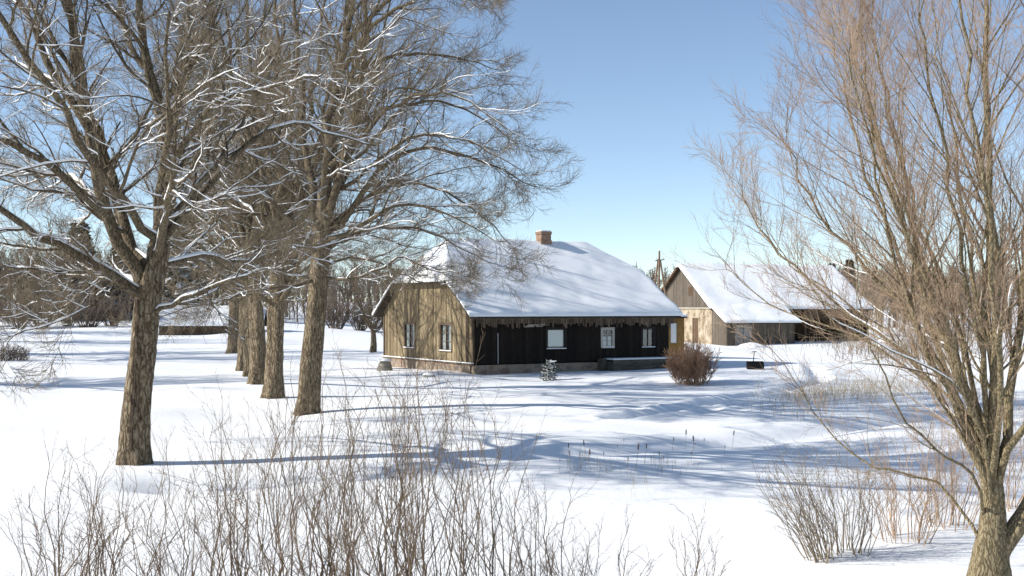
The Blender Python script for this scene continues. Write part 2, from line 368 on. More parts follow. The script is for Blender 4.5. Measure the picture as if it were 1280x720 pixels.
# ------------------------------------------------------------------ big old trees
LEV_BIG = [dict(M=13, t0=.12, ang=(25,60), lf=.46, taper=.55, rf=.52, K=10, wander=.14, up=.03, rend=.22),
           dict(M=9, t0=.10, ang=(22,55), lf=.45, taper=.5, rf=.55, rmin=.006, K=8, wander=.14, up=.03, rend=.35),
           dict(M=6, t0=.10, ang=(18,48), lf=.52, taper=.45, rf=.55, rmin=.0038, K=6, wander=.14, up=.025, rend=.5, lmin=.35),
           dict(M=3, t0=.10, ang=(15,42), lf=.55, taper=.4, rf=.7, rmin=.0024, K=4, wander=.12, up=.02, rend=.6, lmin=.18)]
def local(pts, org): return [np.asarray(p)-np.asarray(org) for p in pts]
KL = 16
def near_tree():
    rng = np.random.RandomState(5); d = 23.5
    x, y = at(170, d=d), d; z = gz(x, y)-.08; org = (x, y, z)
    root = thing('old_tree', org, 0, 'nearest big snow-dusted old tree at left with long split scar in its bark', 'tree', None)
    q = lambda px, py, dy=0: pw(px, py, d, dy)-np.array(org)
    trunk_mesh(root, [q(168,583), q(170,520), q(178,440), q(182,385), q(190,350), q(200,300,.1)], [.265,.262,.25,.24,.22,.15], rng, BARK, flare=.45, K=60)
    # the open scar: rough dark exposed wood
    s = MB(); rr = random.Random(3)
    for k in range(26):
        py = 560-k*7; c = q(169+min(k,22)*.35+rr.uniform(-1,1), py)
        s.bar(c+np.array([.0,-.265,0]), c+np.array([rr.uniform(-.02,.02),-.26,.18]), .075+rr.uniform(-.02,.02), .05)
    s.build('bark_scar', FRIN, root)
    D = [([(186,378,0),(150,290,.3),(112,182,.9),(75,115,1.2),(25,80,1.6),(-40,50,2)], .13,.03),
         ([(186,365,0),(142,270,-.4),(130,167,-.8),(117,83,-1),(110,0,-1.2),(100,-120,-1.4)], .14,.06),
         ([(192,345,0),(203,250,.1),(206,170,.2),(222,100,.4),(252,20,.7),(270,-90,1)], .165,.05),
         ([(206,170,.2),(195,120,0),(185,60,-.2),(180,-10,-.3),(176,-80,-.4),(170,-160,-.4)], .12,.04),
         ([(203,180,.2),(182,110,.8),(150,60,1.4),(120,15,1.8),(100,-60,2),(80,-120,2)], .10,.03),
         ([(222,110,.4),(215,70,.5),(232,20,.3),(236,-60,.1),(240,-120,0),(245,-180,0)], .10,.04),
         ([(208,225,.1),(245,180,-.6),(290,140,-1.2),(345,132,-1.6),(390,126,-2),(430,122,-2.4)], .085,.012),
         ([(200,300,.1),(250,230,.6),(300,165,1.1),(350,140,1.6),(400,150,2),(450,160,2.4)], .09,.015),
         ([(182,372,0),(130,330,-.7),(85,300,-1.4),(40,262,-2),(0,240,-2.4),(-60,230,-3)], .12,.02),
         ([(180,368,0),(140,345,.6),(80,341,1.3),(30,338,2),(-20,330,2.5),(-70,330,3)], .08,.015),
         ([(192,392,0),(240,372,-.5),(290,357,-1),(330,345,-1.5),(365,340,-2),(400,338,-2.4)], .055,.012),
         ([(180,372,0),(160,362,-.7),(135,388,-1.4),(115,402,-2),(85,415,-2.5),(78,440,-2.8)], .035,.005),
         ([(186,330,0),(110,262,.8),(60,220,1.8),(20,200,2.6),(-30,195,3.3),(-80,190,4)], .11,.02),
         ([(142,275,-.3),(90,215,-1.3),(50,190,-2.2),(10,170,-3),(-30,160,-3.6),(-80,150,-4)], .09,.02),
         ([(195,320,0),(230,290,-1.3),(260,250,-2.6),(275,200,-3.6),(290,150,-4.4),(300,90,-5)], .09,.02),
         ([(200,290,0),(225,220,1.4),(245,150,2.8),(265,80,4),(280,10,5),(290,-60,5.6)], .10,.03),
         ([(198,300,0),(165,240,-1.5),(150,170,-2.8),(120,100,-4),(110,30,-5),(100,-40,-5.5)], .09,.03),
         ([(130,170,-.8),(95,110,-1),(70,50,-1.2),(50,0,-1.4),(30,-60,-1.6),(0,-100,-2)], .09,.02),
         ([(196,335,0),(235,318,.9),(280,322,1.8),(320,300,2.6),(360,300,3.2),(395,290,3.8)], .07,.012)]
    limbs = [curve([q(*p) for p in pts], KL, rng, .035, a, b, .8) for pts, a, b in D]
    grow(root, limbs, rng, LEV_BIG, LIMB, TWIG, snow_rmin=.0058, dens=.70, add=.006)
near_tree()
def row_tree():
    rng = np.random.RandomState(9); d = 35.0
    x, y = at(386, d=d), d; z = gz(x, y)-.08; org = (x, y, z)
    root = thing('old_tree', org, 0, 'right-hand old tree of the row with long branches reaching over the house roof', 'tree', None)
    q = lambda px, py, dy=0: pw(px if px < 450 else 450+(px-450)*.86, py, d, dy)-np.array(org)
    trunk_mesh(root, [q(384,519), q(388,450), q(396,380), q(400,330), q(403,285), q(405,240)], [.31,.30,.28,.26,.22,.15], rng, BARK, flare=.52)
    D = [([(402,300,0),(408,220,0),(414,150,.2),(425,80,.3),(436,10,.5),(440,-100,.8)], .18,.07),
         ([(402,300,0),(430,215,-.6),(452,140,-1),(462,90,-1.2),(470,40,-1.4),(475,-40,-1.6)], .13,.05),
         ([(400,310,0),(385,230,.8),(370,160,1.5),(362,90,2),(350,20,2.5),(345,-60,3)], .14,.05),
         ([(402,305,0),(440,262,-.3),(500,205,-.8),(560,192,-1.2),(635,212,-1.6),(702,244,-2)], .12,.01),
         ([(404,290,0),(450,250,.6),(510,222,1.2),(570,232,1.7),(625,262,2.2),(670,300,2.6)], .10,.01),
         ([(408,230,0),(450,150,.4),(500,128,.8),(560,118,1.2),(620,135,1.6),(682,170,2)], .10,.01),
         ([(410,210,0),(450,185,-1),(500,150,-1.8),(560,135,-2.6),(615,152,-3.2),(670,190,-3.8)], .09,.01),
         ([(420,130,.2),(450,85,.5),(500,62,.8),(545,58,1.1),(600,62,1.4),(655,74,1.8)], .10,.01),
         ([(425,90,.3),(470,35,-.4),(520,15,-.9),(570,5,-1.4),(610,10,-1.8),(640,20,-2.2)], .09,.01),
         ([(430,50,.3),(480,0,.6),(530,-30,1),(580,-40,1.4),(610,-30,1.8),(640,-20,2.2)], .09,.015),
         ([(401,318,0),(440,292,.4),(490,280,.9),(550,288,1.3),(600,310,1.7),(650,328,2)], .085,.008),
         ([(402,300,0),(455,285,-.8),(510,262,-1.6),(570,270,-2.2),(620,292,-2.8),(660,312,-3.2)], .085,.008),
         ([(400,345,0),(440,350,-.4),(490,335,-1),(520,325,-1.6),(560,340,-2),(600,345,-2.4)], .06,.008),
         ([(398,335,0),(430,322,.8),(470,325,1.6),(510,345,2.4),(545,352,3),(590,350,3.4)], .05,.008),
         ([(400,320,0),(360,270,-.8),(320,225,-1.6),(290,200,-2.4),(260,190,-3),(230,190,-3.6)], .10,.015),
         ([(402,290,0),(370,230,-1.6),(345,180,-3),(330,130,-4),(320,80,-5),(310,20,-5.6)], .11,.02),
         ([(404,280,0),(420,210,-2),(450,160,-3.4),(475,120,-4.6),(500,80,-5.6),(520,40,-6.4)], .11,.015),
         ([(404,270,0),(430,190,2),(460,140,3.6),(490,90,5),(515,50,6),(540,10,7)], .11,.02),
         ([(398,350,0),(370,360,-.9),(330,366,-1.8),(300,378,-2.6),(270,385,-3.2),(240,400,-3.8)], .06,.008),
         ([(404,250,0),(440,225,.2),(520,172,.2),(590,172,.1),(640,190,0),(690,215,0)], .085,.008)]
    limbs = [curve([q(*p) for p in pts], KL, rng, .035, a, b, .75) for pts, a, b in D]
    lv = [dict(k) for k in LEV_BIG]
    lv[0].update(ang=(22,50), flat=.7, M=14); lv[1].update(ang=(22,50)); lv[2].update(ang=(20,48))
    grow(root, limbs, rng, lv, LIMB, TWIG, snow_rmin=.0065, dens=.62, add=.007)
row_tree()
def generic_tree(seed, px, d, H, tr, label, sway=0, group=None, nl=14, spread=1.0, tw=2):
    rng = np.random.RandomState(seed)
    x, y = at(px, d=d), d; z = gz(x, y)-.08
    root = thing('old_tree', (x, y, z), 0, label, 'tree', group)
    fk = H*.22
    ax = np.array([sway, 0, 0])
    tp = [np.array([0,0,0.]), np.array([sway*.1,.02,fk*.5]), np.array([sway*.25,0,fk]), np.array([sway*.5,.1,fk*1.7]), np.array([sway*.8,.2,fk*2.3])]
    trunk_mesh(root, tp, [tr*1.04,tr,tr*.9,tr*.6,tr*.35], rng, BARK, flare=.52)
    limbs = []
    for k in range(nl):
        az = k*2.4+rng.rand()*.6; h0 = fk*(.75+1.35*rng.rand()) if k > 4 else fk*(.9+.35*k*.3)
        if k < 5: out = H*.13*(.6+rng.rand()*.6); top = H*(.86+.12*rng.rand()); r0 = tr*.6
        else: out = H*(.20+.16*rng.rand())*spread; top = h0+H*(.10+.42*rng.rand()); r0 = tr*.32
        dx, dy = math.cos(az), math.sin(az); b = np.array([sway*h0/(fk*2.3)*.6, 0, h0])
        pts = [b, b+np.array([dx*out*.35, dy*out*.35, (top-h0)*.28]), b+np.array([dx*out*.75, dy*out*.75, (top-h0)*.62]), b+np.array([dx*out, dy*out, top-h0])]
        if k >= 5 and rng.rand() < .35: pts[3][2] = pts[2][2]-.2
        limbs.append(curve(pts, KL, rng, .05, r0, .02, .8))
    lv = [dict(k) for k in LEV_BIG][:4]; lv[3]['M'] = tw
    lv[0]['M'] = 10; lv[1]['M'] = 7; lv[2]['M'] = 6
    for k in lv[2:]: k['rmin'] *= 1.15
    grow(root, limbs, rng, lv, LIMB, TWIG, snow_rmin=.010, dens=.58, add=.008)
    return root
gA = generic_tree(21, 342, 39.5, 16.5, .28, 'second old tree of the row, leafless, just behind and left of the right-hand one', .5)
gB = generic_tree(22, 323, 45.5, 17, .29, 'third old tree of the row, leafless, trunk in the middle of the row', -.4, spread=1.05)
gC = generic_tree(23, 293, 74, 17.5, .38, 'farthest stout old trunk of the row, in front of the snow-roofed shed', .3)
def again(src, px, d, rz, sc, label, x=None):
    c = copy_tree(src); xx = at(px, d=d) if x is None else x
    c.location = (xx, d, gz(xx, d)-.1); c.rotation_euler[2] = rz; c.scale = (sc, sc, sc); c['label'] = label; return c
again(gA, 314, 52, 2.1, 1.02, 'fourth old tree of the row, slim trunk partly hidden by its nearer neighbour')
again(gB, 304, 59, 4.0, .95, 'fifth old tree of the row, darkest trunk leaning behind the slim one')
# neighbours to the left: they throw the long shadows over the field
again(gC, 0, 72, 1.0, 1.0, 'bare old tree standing out on the field left of the frame, farther back', x=-39)
again(gB, 0, 47, 2.8, 1.0, 'bare old tree standing left of the frame beside the brush heap', x=-31)
again(gA, 0, 66, .6, 1.05, 'bare old tree left of the frame between two larger ones', x=-33)

again(gB, 0, 84, .9, 1.0, 'bare old tree left of the frame, second farthest of the outer ones', x=-44)
again(gA, 0, 96, 3.3, 1.1, 'bare old tree left of the frame, farthest of the outer ones', x=-50)
# ------------------------------------------------------------------ willow on the right
def willow():
    rng = np.random.RandomState(31); d = 14.0
    x, y = at(1240, d=d), d; z = gz(x, y)-.05; org = (x, y, z)
    root = thing('willow_tree', org, 0, 'many-stemmed bare willow with tan bark at the right edge of the picture', 'tree')
    q = lambda px, py, dy=0: pw(px, py, d, dy)-np.array(org)
    trunk_mesh(root, [q(1234,748), q(1236,700), q(1240,655), q(1240,610), q(1238,560)], [.30,.20,.145,.115,.06], rng, BARKW, flare=.25, lump=.09)
    trunk_mesh(root, [q(1228,735), q(1252,685), q(1284,638), q(1320,560)], [.15,.115,.10,.06], rng, BARKW, flare=.0, K=24, name='trunk')
    D = [([(1240,650,0),(1215,560,-.1),(1150,450,-.4),(1092,330,-.7),(1062,230,-.9),(1034,105,-1.1)], .085,.008),
         ([(1238,610,0),(1222,510,.2),(1185,390,.5),(1150,250,.8),(1115,110,1),(1092,15,1.2)], .085,.01),
         ([(1240,600,0),(1233,480,-.3),(1222,320,-.5),(1203,150,-.7),(1190,-20,-.9),(1180,-120,-1)], .10,.015),
         ([(1242,600,0),(1250,480,.3),(1248,320,.4),(1250,130,.5),(1255,-60,.6),(1260,-150,.7)], .10,.015),
         ([(1242,610,0),(1268,500,.1),(1288,350,.1),(1300,180,0),(1310,0,0),(1315,-120,0)], .10,.015),
         ([(1310,550,0),(1345,450,0),(1375,320,.2),(1395,150,.3),(1410,0,.3),(1420,-80,.4)], .10,.015),
         ([(1230,640,0),(1195,585,-.5),(1130,548,-1),(1065,490,-1.4),(1020,400,-1.7),(1000,310,-1.9)], .055,.006),
         ([(1225,665,0),(1180,610,.3),(1110,590,.6),(1050,540,.9),(1010,480,1.1),(960,430,1.2)], .05,.005),
         ([(1238,600,0),(1185,480,.7),(1100,420,1.3),(1020,390,1.8),(960,350,2.2),(938,320,2.5)], .06,.006),
         ([(1232,560,0),(1150,400,.1),(1080,330,.2),(1020,270,.2),(985,200,.2),(972,150,.2)], .07,.006),
         ([(1240,590,0),(1200,450,-1.1),(1160,300,-1.8),(1120,160,-2.3),(1090,60,-2.6),(1060,-10,-2.8)], .08,.008),
         ([(1242,590,0),(1215,430,1.2),(1180,280,2),(1150,140,2.6),(1140,30,3),(1130,-50,3.2)], .08,.01),
         ([(1245,600,0),(1270,430,-1.2),(1280,280,-1.9),(1275,120,-2.4),(1270,0,-2.7),(1270,-100,-2.9)], .085,.01),
         ([(1242,590,0),(1240,430,1.5),(1225,270,2.3),(1215,100,3),(1210,-20,3.4),(1200,-120,3.6)], .085,.01),
         ([(1240,560,0),(1175,420,-.3),(1125,290,-.4),(1080,180,-.5),(1060,90,-.5),(1050,40,-.6)], .065,.007),
         ([(1240,630,0),(1190,540,-.9),(1130,470,-1.5),(1040,430,-2),(970,400,-2.3),(925,365,-2.5)], .055,.005),
         ([(1246,590,0),(1262,470,.8),(1272,340,1.4),(1272,200,1.8),(1268,60,2.2),(1262,-60,2.5)], .08,.01),
         ([(1300,570,0),(1310,430,-.8),(1330,300,-1.4),(1345,160,-1.8),(1350,20,-2.1),(1360,-80,-2.3)], .085,.01),
         ([(1222,520,.2),(1160,440,.9),(1110,380,1.5),(1050,340,2),(1010,290,2.4),(985,240,2.6)], .05,.006),
         ([(1235,560,0),(1165,420,-.6),(1100,320,-1.1),(1040,220,-1.5),(1010,150,-1.7),(998,100,-1.8)], .065,.006),
         ([(1232,570,0),(1150,450,.6),(1060,370,1.1),(1000,310,1.5),(962,250,1.8),(950,205,1.9)], .06,.006),
         ([(1238,540,0),(1185,380,-.7),(1140,250,-1.2),(1105,150,-1.6),(1085,70,-1.8),(1078,10,-1.9)], .065,.007),
         ([(1240,540,0),(1200,360,.5),(1170,230,.9),(1150,120,1.2),(1135,30,1.4),(1130,-40,1.5)], .065,.008)]
    low = (6, 7, 8, 15, 18)
    limbs = []
    for i, (pts, a, b) in enumerate(D):
        pts = [(p[0] if p[0] > 1130 else 1130-(1130-p[0])*.92, p[1], p[2]) for p in pts]
        if i != 5 and i != 17: pts = [(pts[0][0], pts[0][1]+12, 0)]+pts[1:]
        limbs.append(curve([q(*p) for p in pts], KL, rng, .04, a*(.78 if i < 6 else .42 if i in low else .58), b*.7, .7))
    lv = [dict(M=21, t0=.16, ang=(16,46), lf=.33, taper=.35, rf=.40, rmin=.004, K=8, wander=.10, up=.06, rend=.22),
          dict(M=10, t0=.10, ang=(18,45), lf=.45, taper=.4, rf=.5, rmin=.0023, K=6, wander=.10, up=.07, rend=.45, lmin=.2),
          dict(M=8, t0=.12, ang=(16,45), lf=.5, taper=.4, rf=.6, rmin=.0015, K=4, wander=.12, up=.05, rend=.6, lmin=.15)]
    grow(root, [l for i, l in enumerate(limbs) if i not in low], rng, lv, BARKW, TWIGW, snow_rmin=.007, dens=.50, twigfrom=1, add=.006)
    lw = [dict(k) for k in lv]; lw[0].update(M=15, ang=(20,50), up=.06, lf=.27); lw[1].update(M=7, ang=(20,50)); lw[2].update(M=5)
    grow(root, [l for i, l in enumerate(limbs) if i in low], rng, lw, BARKW, TWIGW, snow_rmin=.006, dens=.50, twigfrom=1, add=.003)
willow()

# ------------------------------------------------------------------ bare shrubs
def shrub(name, loc, seed, n, H, spread, label, cat, matr, group=None, r0=.009, lv=2, lean=(0,0), M=(9,5), wob=.05, upright=.9, sn=False, base=.35, rt=.0016):
    rng = np.random.RandomState(seed); root = None
    limbs = []
    for k in range(n):
        az = rng.rand()*6.28; s = spread*math.sqrt(rng.rand()); h = H*(.5+.5*rng.rand())*(1-.25*s/spread)
        b = np.array([math.cos(az)*s*base, math.sin(az)*s*base, -.08])
        e = np.array([math.cos(az)*s+lean[0]*h, math.sin(az)*s+lean[1]*h, h])
        m1 = b+(e-b)*[.3,.3,.36]+rng.randn(3)*.03*H; m2 = b+(e-b)*[.65,.65,.70]+rng.randn(3)*.03*H
        limbs.append(curve([b, m1, m2, e], 10, rng, wob, r0*(.6+.8*rng.rand()), r0*.25, .8))
    P = np.stack([p for p, _ in limbs]); Rr = np.stack([r for _, r in limbs])
    parts = [tubes(P, Rr, 5)]; sn_ = [snowcap(P, Rr, rng, .004, .5, .01)] if sn else []
    for l in range(lv):
        P, Rr = kids(P, Rr, M[l], rng, t0=.2, ang=(18,45), lf=.34 if l == 0 else .4, taper=.5, rf=.55, rmin=rt*(1.4 if l == 0 else 1), K=5 if l == 0 else 3, wander=.12, up=.05*upright, rend=.5, lmin=.06)
        parts.append(tubes(P, Rr, 3))
        if sn: sn_.append(snowcap(P, Rr, rng, .0015, .35, .012))
    V, F = join(parts)
    if sn:
        root = thing(name, loc, 0, label, cat, group)
        mesh_np('stems', V, F, matr, root)
        sn_ = [q for q in sn_ if q is not None]
        V, F = join(sn_); mesh_np('snow', V, F, SNOWB, root); return root
    o = mesh_np(name, V, F, matr); o.location = loc
    return tag(o, label, cat, group)
FG = [ # px, dist, stems, height, spread, label
 (62,12.6,15,1.45,.75,'low sparse bare shrub in the bottom left corner'),
 (150,12.8,13,1.75,.7,'bare shrub standing below the scarred old trunk, second from the left corner'),
 (235,12.3,15,1.95,.7,'bare shrub right of the scarred trunk foot, crossing its shadow'),
 (318,12.2,17,2.2,.65,'bare multi-stemmed shrub in the foreground below the row of trunks'),
 (398,11.8,20,2.25,.6,'tall bare shrub in the foreground under the right-hand tree of the row'),
 (470,11.7,22,2.5,.55,'densest tall bare shrub in the foreground left of the gable'),
 (528,11.6,16,2.62,.5,'tallest bare shrub in the foreground, tips against the gable boards'),
 (604,11.8,10,2.3,.55,'open bare shrub with forked pale stems in the foreground below the dark wall'),
 (668,12,10,1.5,.6,'low bare shrub right of the forked one in the foreground'),
 (745,11.9,11,1.2,.6,'low fine-twigged bare shrub at the bottom centre of the picture'),
 (868,11.6,8,1.05,.45,'smallest bare shrub at the bottom edge right of the centre'),
]
for k, (px, d, n, H, sp, lab) in enumerate(FG):
    x = at(px, d=d); shrub('bare_shrub', (x, d, gz(x, d)), 100+k, int(n*1.4), H*1.38, sp*1.15, lab, 'shrub', SHOOT, 'bare shrubs along the foreground', r0=.0092, M=(10,5), rt=.0015)
FR = [(1028,15.3,15,1.15,.35,(-.42,0),'leaning clump of straight tan shoots left of the willow'),
      (1062,15.6,12,1.35,.5,(0,0),'upright clump of straight tan shoots left of the willow'),
      (1128,16.5,14,1.4,.7,(0,0),'reddish brush clump behind the lower willow branches'),
      (1182,17.5,14,1.5,.8,(0,0),'reddish brush clump just left of the willow trunk'),
      (1262,19,14,1.5,.8,(.1,0),'reddish brush clump behind the willow trunk')]
for k, (px, d, n, H, sp, ln, lab) in enumerate(FR):
    x = at(px, d=d); shrub('brush_clump', (x, d, gz(x, d)), 150+k, int(n*2.3), H*1.42, sp*1.25, lab, 'shrub', TWIGW if k > 1 else FARR, 'brush clumps beside the willow', r0=.008, lean=ln, M=(7,4))
x = at(865, d=49); shrub('round_bush', (x, 49, gz(x, 49)), 171, 170, 1.85, 1.1, 'dense rounded rust-brown bush at the right end of the house', 'bush', BUSHR, r0=.010, M=(10,5), wob=.09, sn=False, base=.55, rt=.006)
x = at(8, d=68); shrub('brush_heap', (x, 68, gz(x, 68)), 172, 120, 1.0, 1.3, 'low heap of brown brush on the snow at the left edge', 'brush heap', FARW, r0=.02, M=(6,3), wob=.2, base=.9, rt=.008, sn=True)

# ------------------------------------------------------------------ small fruit tree left of the house
def small_tree(px, d, H, seed, label, tr=.13, mat_b=LIMB, mat_t=TWIG, spread=.5, name='fruit_tree'):
    rng = np.random.RandomState(seed); x = at(px, d=d); z = gz(x, d)-.1
    root = thing(name, (x, d, z), 0, label, 'tree')
    f = H*.3
    trunk_mesh(root, [np.array([0,0,0.]), np.array([.04,0,f*.5]), np.array([0,0,f*1.1])], [tr*1.2,tr,tr*.75], rng, BARK, sides=14, K=14, flare=.2)
    limbs = []
    for k in range(10):
        az = k*2.4; o = H*spread*(.5+.5*rng.rand()); t = H*(.65+.35*rng.rand()); b = np.array([0,0,f*(.9+.1*rng.rand())])
        limbs.append(curve([b, b+[math.cos(az)*o*.5, math.sin(az)*o*.5, (t-f)*.45], b+[math.cos(az)*o, math.sin(az)*o, t-f]], KL, rng, .06, tr*.5, .01))
    lv = [dict(M=9, ang=(30,70), lf=.42, rf=.5, rmin=.012, K=6, wander=.25, up=0.0), dict(M=7, ang=(30,70), lf=.45, rf=.6, rmin=.008, K=4, wander=.25, up=0.0),
          dict(M=5, ang=(30,60), lf=.5, rf=.7, rmin=.006, K=3, wander=.2, up=0)]
    grow(root, limbs, rng, lv, mat_b, mat_t, snow_rmin=.011, dens=.5, add=.012)
    return root
small_tree(466, 73, 4.6, 61, 'small dark fruit tree with spreading twigs left of the house gable', .17)

# ------------------------------------------------------------------ boards with openings
def boards(mb, u0, u1, zb, zt, wd, place, openings=(), rng=random, gap=.008, th=.03, jit=.006):
    """place(u,t,z)->xyz; zt may be a function of u; openings (ua,ub,za,zb)"""
    cuts = sorted(set([u0, u1]+[q for o in openings for q in o[:2]])); us = []
    for a, b in zip(cuts[:-1], cuts[1:]):
        n = max(1, round((b-a)/wd)); us += [(a+(b-a)*i/n, a+(b-a)*(i+1)/n) for i in range(n)]
    for a, b in us:
        c = (a+b)/2; segs = [(zb, None)]
        for o in openings:
            if o[0] < c < o[1]: segs = [(zb, o[2]), (o[3], None)]
        r = rng.random(); t1 = th+rng.uniform(0, jit); a2, b2 = a+gap/2, b-gap/2
        for s0, s1 in segs:
            za = (zt(a2) if callable(zt) else zt) if s1 is None else s1; zc = (zt(b2) if callable(zt) else zt) if s1 is None else s1
            if za <= s0 and zc <= s0: continue
            za = max(za, s0+.02); zc = max(zc, s0+.02)
            mb.hexa([place(a2,0,s0),place(b2,0,s0),place(b2,t1,s0),place(a2,t1,s0),place(a2,0,za),place(b2,0,zc),place(b2,t1,zc),place(a2,t1,za)], r)
def slab(name, matr, parent, u0, u1, v0, v1, hfun, bot, top, nu=110, nv=110):
    """a closed slab following hfun(u,v); bot/top are offsets (functions of u,v)"""
    us = np.linspace(u0, u1, nu); vs_ = np.linspace(v0, v1, nv); U, W = np.meshgrid(us, vs_)
    Hh = hfun(U, W); B = np.stack([U, W, Hh+bot(U, W)], -1).reshape(-1, 3); T = np.stack([U, W, Hh+top(U, W)], -1).reshape(-1, 3)
    n = len(B); ii = (np.arange(nv-1)[:, None]*nu+np.arange(nu-1)[None]).ravel()
    Ft = np.stack([ii, ii+1, ii+1+nu, ii+nu], 1)+n; Fb = np.stack([ii, ii+nu, ii+1+nu, ii+1], 1)
    e = []
    for a, b in [(k, k+1) for k in range(nu-1)]: e.append((a, b, b+n, a+n)); a2, b2 = a+(nv-1)*nu, b+(nv-1)*nu; e.append((b2, a2, a2+n, b2+n))
    for k in range(nv-1): a, b = k*nu, (k+1)*nu; e.append((b, a, a+n, b+n)); a, b = a+nu-1, b+nu-1; e.append((a, b, b+n, a+n))
    o = mesh_np(name, np.concatenate([B, T]), np.concatenate([Fb, Ft, np.array(e)]), matr, parent, True)
    try: o.data.set_sharp_from_angle(angle=R(50))
    except Exception: pass
    return o
def snow_top(u0, u1, v0, v1, th, seed=0, rnd=.30):
    def f(U, W):
        e = np.minimum(np.minimum(U-u0, u1-U), np.minimum(W-v0, v1-W))
        e = e+.14*vn(U*1.9+seed, W*1.9)
        k = np.clip(e/rnd, 0, 1)
        return th*(.40+.60*np.sqrt(1-(1-k)**2))+.13*vn(U/1.5+seed, W/1.5+seed)+.03*vn(U*1.8, W*1.8)
    return f
def window(parent, place, u0, u1, z0, z1, kind, frame=FRAME):
    """window set in a wall; place(u,t,z), t outwards"""
    f = MB(); fw = .055
    def b(mb, a, c, s, e, t0, t1):
        mb.hexa([place(a,t0,s),place(c,t0,s),place(c,t1,s),place(a,t1,s),place(a,t0,e),place(c,t0,e),place(c,t1,e),place(a,t1,e)])
    b(f, u0, u0+fw, z0, z1, -.03, .05); b(f, u1-fw, u1, z0, z1, -.03, .05)
    b(f, u0+fw, u1-fw, z1-fw, z1, -.03, .05); b(f, u0+fw, u1-fw, z0, z0+fw, -.03, .05)
    w_ = f.build('window', frame, parent)
    g = MB(); b(g, u0+fw, u1-fw, z0+fw, z1-fw, -.012, -.006); g.build('pane', GLASS, w_)
    m = MB(); c = (u0+u1)/2
    if kind != 'board': b(m, c-.018, c+.018, z0+fw, z1-fw, -.004, .03)
    if kind in ('curtain', 'half'):
        for z in (z0+(z1-z0)*.36, z0+(z1-z0)*.68): b(m, u0+fw, c-.018, z-.013, z+.013, -.004, .022); b(m, c+.018, u1-fw, z-.013, z+.013, -.004, .022)
    if m.v: m.build('glazing_bar', frame, w_)
    k = MB(); zc = z1-fw
    if kind == 'curtain':
        n = 9
        for a0, a1 in ((u0+fw, u0+(c-u0)*.72), (c+(u1-c)*.34, u1-fw)):
            for i in range(n):
                a, e = a0+(a1-a0)*i/n, a0+(a1-a0)*(i+1)/n; t = -.07+.012*(i % 2)
                k.hexa([place(a,t-.01,z0+fw),place(e,-.082,z0+fw),place(e,-.075,z0+fw),place(a,t,z0+fw),place(a,t-.01,zc),place(e,-.082,zc),place(e,-.075,zc),place(a,t,zc)])
    elif kind == 'board': b(k, u0+fw, u1-fw, z0+fw+.06, z1-fw, -.05, -.03)
    elif kind == 'half': b(k, u0+fw, u1-fw, z0+fw, z0+(z1-z0)*.58, -.06, -.04)
    elif kind == 'dim': b(k, u0+fw*2.2, u1-fw*2.2, z0+fw, z1-fw*2, -.09, -.07)
    if k.v: k.build('curtain' if kind != 'board' else 'white_sheet', BOARDW if kind == 'board' else CURTD if kind == 'dim' else CURT, w_)
    s = MB(); b(s, u0-.05, u1+.05, z0-.04, z0, 0, .10); s.build('sill', frame, w_)
    s = MB(); b(s, u0-.03, u1+.03, z0+.002, z0+.035, .052, .10); s.build('sill_snow', SNOWB, w_)
    s = MB(); b(s, u0-.07, u0-.002, z0, z1, .036, .055); b(s, u1+.002, u1+.07, z0, z1, .036, .055); b(s, u0-.08, u1+.08, z1+.003, z1+.07, .036, .06)
    s.build('casing', frame, w_)

# ------------------------------------------------------------------ the house
HA = (-1.71, 54.5); HT = R(30); HL, HW = 11.0, 10.0
hz = gz(*HA)-.02
house = thing('log_house', (HA[0], HA[1], 0), HT, 'old weathered wooden house with thick snow on its half-hipped roof and a dark front wall', 'house')
SLP = .675
def hroof(U, W):
    a = 2.70+SLP*(W+.45); b = 2.70+SLP*(HW+.45-W)
    c = 4.36+1.25*(U+.45); d = 4.85+.72*(HL+.45-U)
    return np.minimum(np.minimum(a, b), np.minimum(c, d))
one = lambda c: (lambda U, W: np.full_like(U, c))
e0 = (-.45, HL+.45, -.45, HW+.45)
ROOFM = m_wood('old_shingles', [(.07,.055,.045),(.11,.09,.07),(.05,.04,.03)], (.02,.02,.015))
roof = slab('roof', ROOFM, house, *e0, hroof, one(-.13), one(-.0), 60, 60)
slab('roof_snow', SNOWR, roof, e0[0]-.05, e0[1]+.05, e0[2]-.06, e0[3]+.06, hroof, one(.003), snow_top(e0[0]-.05, e0[1]+.05, e0[2]-.06, e0[3]+.06, .17), 190, 170)
# gable walls
rr = random.Random(4)
pl_g = lambda u, t, z: (-t, u, z)
topg = lambda v: float(hroof(np.array(0.), np.array(v)))-.14
og = [(2.2, 3.4, 1.02, 2.3), (6.2, 7.45, 1.05, 2.26)]
mb = MB(); boards(mb, 0, HW, .50, lambda v: min(topg(v), 4.22), .17, pl_g, og, rr, gap=.016, jit=.016); 
mb.build('gable_wall', GABLE, house)
mb = MB(); boards(mb, 2.5, HW-2.5, 4.225, lambda v: 4.52, .155, lambda u,t,z: (-t+.04,u,z), (), rr); mb.build('gable_top_wall', GABLE, house)
mb = MB(); boards(mb, 0, HW, .50, lambda v: float(hroof(np.array(HL), np.array(v)))-.14, .16, lambda u,t,z: (HL+t,u,z), (), rr); mb.build('gable_wall', GREY, house)
mb = MB()
mb.box(-.10, -.036, -.03, HW+.03, .44, .52, .5); mb.build('base_board', BROWN, house)
s = MB(); s.box(-.16, -.037, .0, HW, .522, .56); s.build('ledge_snow', SNOWB, house)
